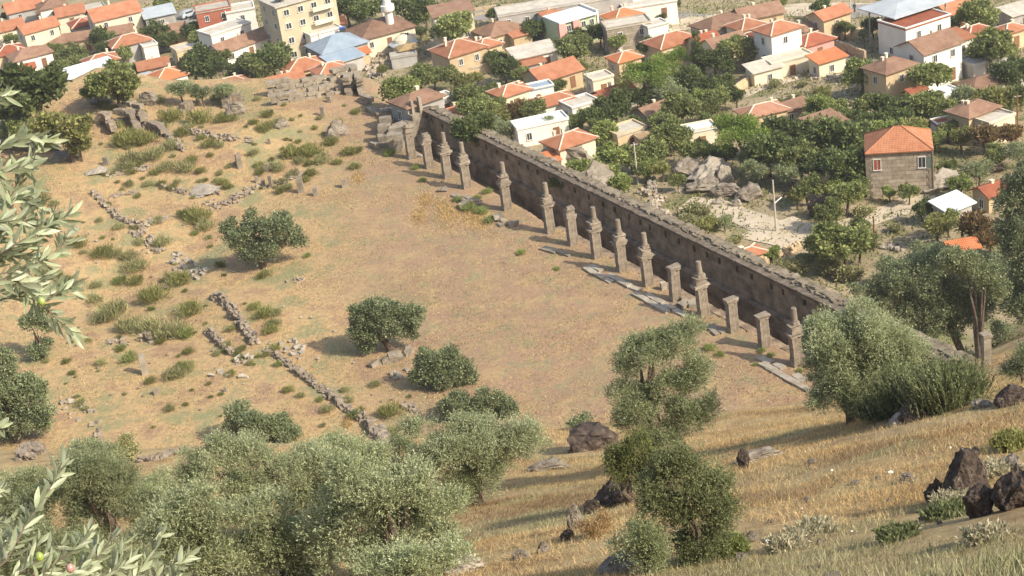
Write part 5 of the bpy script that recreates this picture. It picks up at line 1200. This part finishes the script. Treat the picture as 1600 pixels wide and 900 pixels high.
# ---------------------------------------------------------------- near olive branches at the left edge
LEAFN = mat('near_olive_leaf', (.25,.29,.16), (.44,.48,.32), scale=14, kind='leaf', rough=.38, spec=.5)
OLG = mat('olive_green', (.26,.36,.06), (.34,.44,.10), scale=20, rough=.35, spec=.5); OLP = mat('olive_pink', (.42,.20,.20), (.5,.28,.24), scale=20, rough=.35, spec=.5)
def nearleaves(P, D, S, ln, wd):
    D = D/np.linalg.norm(D, axis=1)[:,None]; S = np.cross(D, S); S /= np.linalg.norm(S, axis=1)[:,None]; N_ = np.cross(S, D); n = len(P)
    prof = [(0,.05),(.15,.5),(.35,.95),(.6,1.),(.82,.62),(1.,.04)]; V = []
    for a, w_ in prof:
        c = P+D*(ln*a)[:,None]+N_*(-(ln*.14)*(a**2))[:,None]
        V += [c+S*(wd*w_*.5)[:,None]+N_*(wd*.14*w_)[:,None], c, c-S*(wd*w_*.5)[:,None]+N_*(wd*.14*w_)[:,None]]
    V = np.stack(V, 1); k_ = len(prof); F = []
    for i in range(k_-1):
        for j in range(2): F.append([i*3+j, i*3+j+1, (i+1)*3+j+1, (i+1)*3+j])
    F = np.array(F); F = (F[None]+(np.arange(n)*k_*3)[:,None,None]).reshape(-1, 4)
    return V.reshape(-1, 3), F
def at_d(px, py, t): return CP+ray(px, py)*t
def branch(label, root, twigs, olives, seed, tdist, k=1.):
    g = np.random.default_rng(seed); o = at_d(*root, tdist); e = empty('olive_branch', o.tolist(), 0, label=label, cat='branch'); wood = MB(); P = []; D = []
    for tw in twigs:
        dd_ = tdist+tw[1]; pts = [at_d(a, b, dd_+.05*i)-o for i, (a, b) in enumerate(tw[0])]
        # resample
        Q = [];
        for a, b in zip(pts[:-1], pts[1:]):
            n = max(1, int(np.linalg.norm(b-a)/.0125)); Q += [a+(b-a)*i/n for i in range(n)]
        Q.append(pts[-1]); Q = np.array(Q); bend = np.sin(np.linspace(0, 3.1, len(Q)))*.01; Q[:,2] += bend
        wood.tube([Vector(q_) for q_ in Q], list(np.linspace(tw[2], tw[2]*.35, len(Q))), 6)
        T = np.gradient(Q, axis=0); T /= np.linalg.norm(T, axis=1)[:,None]
        ph = g.uniform(0, 3)
        for i in range(int(len(Q)*tw[3]), len(Q)):
            ax = g.normal(size=3)*.5+CR*(.9 if i % 2 else .1)+CU*(.2 if i % 2 else .9); sd = np.cross(T[i], np.cross(ax, T[i])); sd /= np.linalg.norm(sd)
            for sg in (-1, 1): P.append(Q[i]); D.append(T[i]*.9+sd*sg*.65+g.normal(size=3)*.22)
        for _ in range(2): P.append(Q[-1]); D.append(T[-1]+g.normal(size=3)*.2)
    P = np.array(P); D = np.array(D); n = len(P)
    V, F = nearleaves(P, D, g.normal(size=(n, 3))*.55+np.cross(D, CR*.3+np.array([0,.2,1.])), k*g.uniform(.042, .08, n), k*g.uniform(.0105, .0175, n))
    me = npmesh('leaves', V, F); me.polygons.foreach_set('use_smooth', np.ones(len(F), bool)); obj('leaves', me, LEAFN, e)
    obj('twigs', wood, BARK, e)
    for a, b, m in olives:
        c = at_d(a, b, tdist-.02)-o; mb = MB(); rr = .0105
        mb.tube([Vector(c)+Vector((0,0,z_*rr*1.25)) for z_ in (-1,-.8,-.4,0,.4,.8,1)], [rr*x_ for x_ in (.05,.6,.92,1,.92,.6,.05)], 12)
        q_ = obj('olive_fruit', mb, m, e)
    return e
tw = []
g = random.Random(4)
main = [([(-60,470),(-10,440),(30,445),(65,480),(108,516)], 0., .004, .1), ([(-60,470),(-20,400),(10,330),(40,262),(62,228)], .15, .004, .15), ([(-40,420),(20,390),(70,360),(104,338)], .1, .003, .2),
        ([(-60,260),(-10,240),(40,215),(72,222)], .2, .003, .3), ([(-60,180),(-20,160),(6,150)], .2, .003, .3), ([(-40,440),(10,430),(50,420),(90,400),(104,372)], .05, .003, .3), ([(-60,330),(-10,320),(30,310),(60,325)], .25, .003, .2),
        ([(-30,480),(10,470),(60,465),(112,450)], .1, .003, .3), ([(-50,390),(0,370),(40,345),(55,300)], .3, .003, .2), ([(-50,440),(0,410),(50,385),(80,352)], .2, .003, .2), ([(60,478),(95,462),(108,445)], .02, .002, .3), ([(-60,300),(-20,285),(20,265),(48,262)], .1, .003, .2), ([(-60,360),(-10,352),(25,350),(60,352),(80,340)], .12, .003, .2), ([(-60,410),(-20,405),(25,402),(60,405)], .22, .003, .2), ([(-50,470),(0,460),(40,440),(70,432)], .3, .003, .2), ([(-50,240),(-15,260),(5,290)], .1, .003, .1)]
branch('near olive branch with narrow silvery leaves hanging in from the left edge', (-60, 400), main, [(65,471,OLG)], 3, 5.2)
main = [([(-40,920),(10,880),(45,820),(78,770),(100,722)], 0., .004, .25), ([(-60,860),(-20,830),(10,815)], .1, .003, .1), ([(-20,940),(20,910),(60,880),(95,850)], .1, .003, .1), ([(20,940),(70,900),(120,860),(138,830)], .15, .003, .2),
        ([(60,940),(110,905),(150,880),(175,840)], .2, .003, .2), ([(140,950),(180,900),(192,850)], .3, .003, .3), ([(180,950),(215,905),(240,870),(248,840)], .2, .003, .3), ([(210,950),(250,900),(290,872)], .25, .003, .3), ([(-40,900),(0,860),(20,830)], .3, .003, .1), ([(0,930),(40,890),(60,850)], .25, .003, .1),
        ([(-40,780),(-20,775),(4,768)], .3, .003, .1), ([(80,950),(130,915),(165,905),(200,880)], .1, .003, .2), ([(-40,940),(-10,900),(5,860),(15,840)], .05, .003, .1), ([(100,950),(130,890),(150,860),(152,850)], .35, .003, .2), ([(30,950),(60,920),(100,905),(140,895)], .02, .003, .1), ([(240,950),(270,915),(282,880)], .1, .003, .2), ([(-20,700),(-15,680),(2,668)], .2, .003, .1)]
branch('near olive branch rising from the bottom left corner with upright leaves', (0, 930), main, [(62,870,OLG),(110,888,OLP)], 5, 4.6, .84)
# ---------------------------------------------------------------- dry grass
def grass(name, n, region, hgt, wid, m, label, seed, cond=None, lean=.5):
    g = np.random.default_rng(seed); px = g.uniform(region[0], region[2], n); py = g.uniform(region[1], region[3], n)
    return px, py
def grassobj(x, y, hgt, wid, m, label, seed, lean=.45):
    g = np.random.default_rng(seed); n = len(x); z = height(x, y)-.02; P = np.stack([x, y, z], -1)
    D = np.stack([g.normal(size=n)*lean+.1, g.normal(size=n)*lean, np.ones(n)], -1); D /= np.linalg.norm(D, axis=1)[:,None]
    S = np.cross(D, g.normal(size=(n, 3))); S /= np.linalg.norm(S, axis=1)[:,None]; h = hgt*g.uniform(.4, 1.3, n)[:,None]; w_ = wid*g.uniform(.6, 1.3, n)[:,None]
    V = np.stack([P-S*w_*.5, P+S*w_*.5, P+D*h], 1).reshape(-1, 3); F = np.arange(3*n).reshape(n, 3)
    return setp(obj('dry_grass', npmesh('dry_grass', V, F), m), label, 'grass', kind='stuff')
def nfield(x, y, s, ph): return wob(x, y, s, ph)*.6+wob(x, y, s*.37, ph+2)*.4
g = np.random.default_rng(77)
# foreground hillside: blades seeded in clumps
n = 760000; ang = g.uniform(-.42, .42, n); rr = 8+89*g.random(n)**.72; x = rr*np.sin(ang)+0; y = rr*np.cos(ang)
c = nfield(x, y, 1.9, .4)*.8+nfield(x, y, 4.6, 1.4)*.5+g.normal(size=n)*.22; hz = height(x, y); keep = (c > -.16) & (hz > 1.5) & ((x > -6) | (y > 60)); x, y, c = x[keep], y[keep], c[keep]
GR = mat('grass_gold', (.46,.32,.15), (.62,.47,.25), (.70,.60,.40), scale=.3, kind='leaf', rough=.9)
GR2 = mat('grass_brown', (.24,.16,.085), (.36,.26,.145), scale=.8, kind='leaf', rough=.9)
GR3 = mat('grass_green', (.30,.29,.15), (.44,.41,.24), scale=.5, kind='leaf', rough=.9)
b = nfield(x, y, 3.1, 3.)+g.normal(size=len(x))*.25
sc_ = hit(780, 810, 0, 20)[0]; b = b-1.0*(np.hypot((x-sc_[0])/5.5, (y-sc_[1])/9) < 1)-.75*sst((38-y)/10)*(x > 2)  # oval patch: shade on the slope put into the grass colour
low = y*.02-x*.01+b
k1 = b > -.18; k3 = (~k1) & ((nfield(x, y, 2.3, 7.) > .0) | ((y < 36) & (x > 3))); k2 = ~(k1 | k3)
grassobj(x[k1], y[k1], .23, .018, GR, 'long golden dry grass covering the foreground hillside', 1, .75)
grassobj(x[k2], y[k2], .22, .022, GR2, 'brown dead grass patches, one painted as shade, on the foreground hillside', 2)
grassobj(x[k3], y[k3], .20, .02, GR3, 'faded green grass patches on the foreground hillside', 3)
# short stubble of the flat field
n = 300000; x = g.uniform(-60, 34, n); y = g.uniform(104, 215, n); sd = sdist(x, y); kk, ww = kw(x, y); c = nfield(x, y, 2.2, 5.)+g.normal(size=n)*.3; hl = hill(x, y)
keep = (sd < -.5) & (ww < .9) & (hl < 1.5) & (c > .05) & (np.abs(x) < y*.34); x, y = x[keep], y[keep]; b = nfield(x, y, 4.1, 1.)+g.normal(size=len(x))*.3
S1 = mat('stubble_straw', (.50,.33,.14), (.60,.45,.23), scale=.4, kind='leaf', rough=.9); S2 = mat('stubble_green', (.26,.26,.12), (.36,.35,.18), scale=.4, kind='leaf', rough=.9)
k1 = b > -.1
grassobj(x[k1], y[k1], .2, .08, S1, 'short straw coloured stubble on the flat field', 4, .8)
grassobj(x[~k1], y[~k1], .18, .08, S2, 'short grey-green herbs on the flat field', 5, .8)
# heaps of straw near the middle pillars
q = []
for a, b_, r_ in [(665,312,10),(690,322,14),(715,328,16),(700,338,16),(655,338,12),(735,340,12),(752,346,12),(560,278,8),(543,660,5)]:
    c_, t = hit(a, b_, 0, 100); s = t/FPX*r_; m_ = 900; q.append(np.stack([c_[0]+g.normal(size=m_)*s*.6, c_[1]+g.normal(size=m_)*s*1.6], -1))
q = np.concatenate(q); grassobj(q[:,0], q[:,1], .28, .06, mat('straw_orange', (.50,.35,.16), (.60,.45,.22), scale=2, kind='leaf', rough=.9), 'orange straw clumps beside the far pillars', 9, .9)
# low weeds over the village ground and banks
n = 260000; x = g.uniform(-130, 120, n); y = g.uniform(135, 360, n); sd = sdist(x, y); c = nfield(x, y, 5., 2.)+g.normal(size=n)*.3
keep = (sd > 3) & (np.abs(x) < y*.32+4) & (c > -.15); x, y = x[keep], y[keep]
grassobj(x, y, .5, .28, mat('weeds', (.17,.20,.07), (.29,.29,.12), (.42,.35,.18), scale=.15, kind='leaf', rough=.9), 'rough weeds and low undergrowth between the village houses', 6, .7)

# ---------------------------------------------------------------- haze
hm = bpy.data.materials.new('haze'); hm.use_nodes = True; N = hm.node_tree.nodes; N.clear(); oo = N.new('ShaderNodeOutputMaterial'); pv = N.new('ShaderNodeVolumePrincipled')
pv.inputs['Density'].default_value = .00026; pv.inputs['Color'].default_value = (.97,.96,.93,1); pv.inputs['Anisotropy'].default_value = .3; hm.node_tree.links.new(pv.outputs[0], oo.inputs['Volume'])
hz = MB().box((0, 1000, 60), (5400, 7000, 260)); setp(obj('haze', hz, hm), kind='stuff', label='thin pale summer haze over the valley', cat='haze')
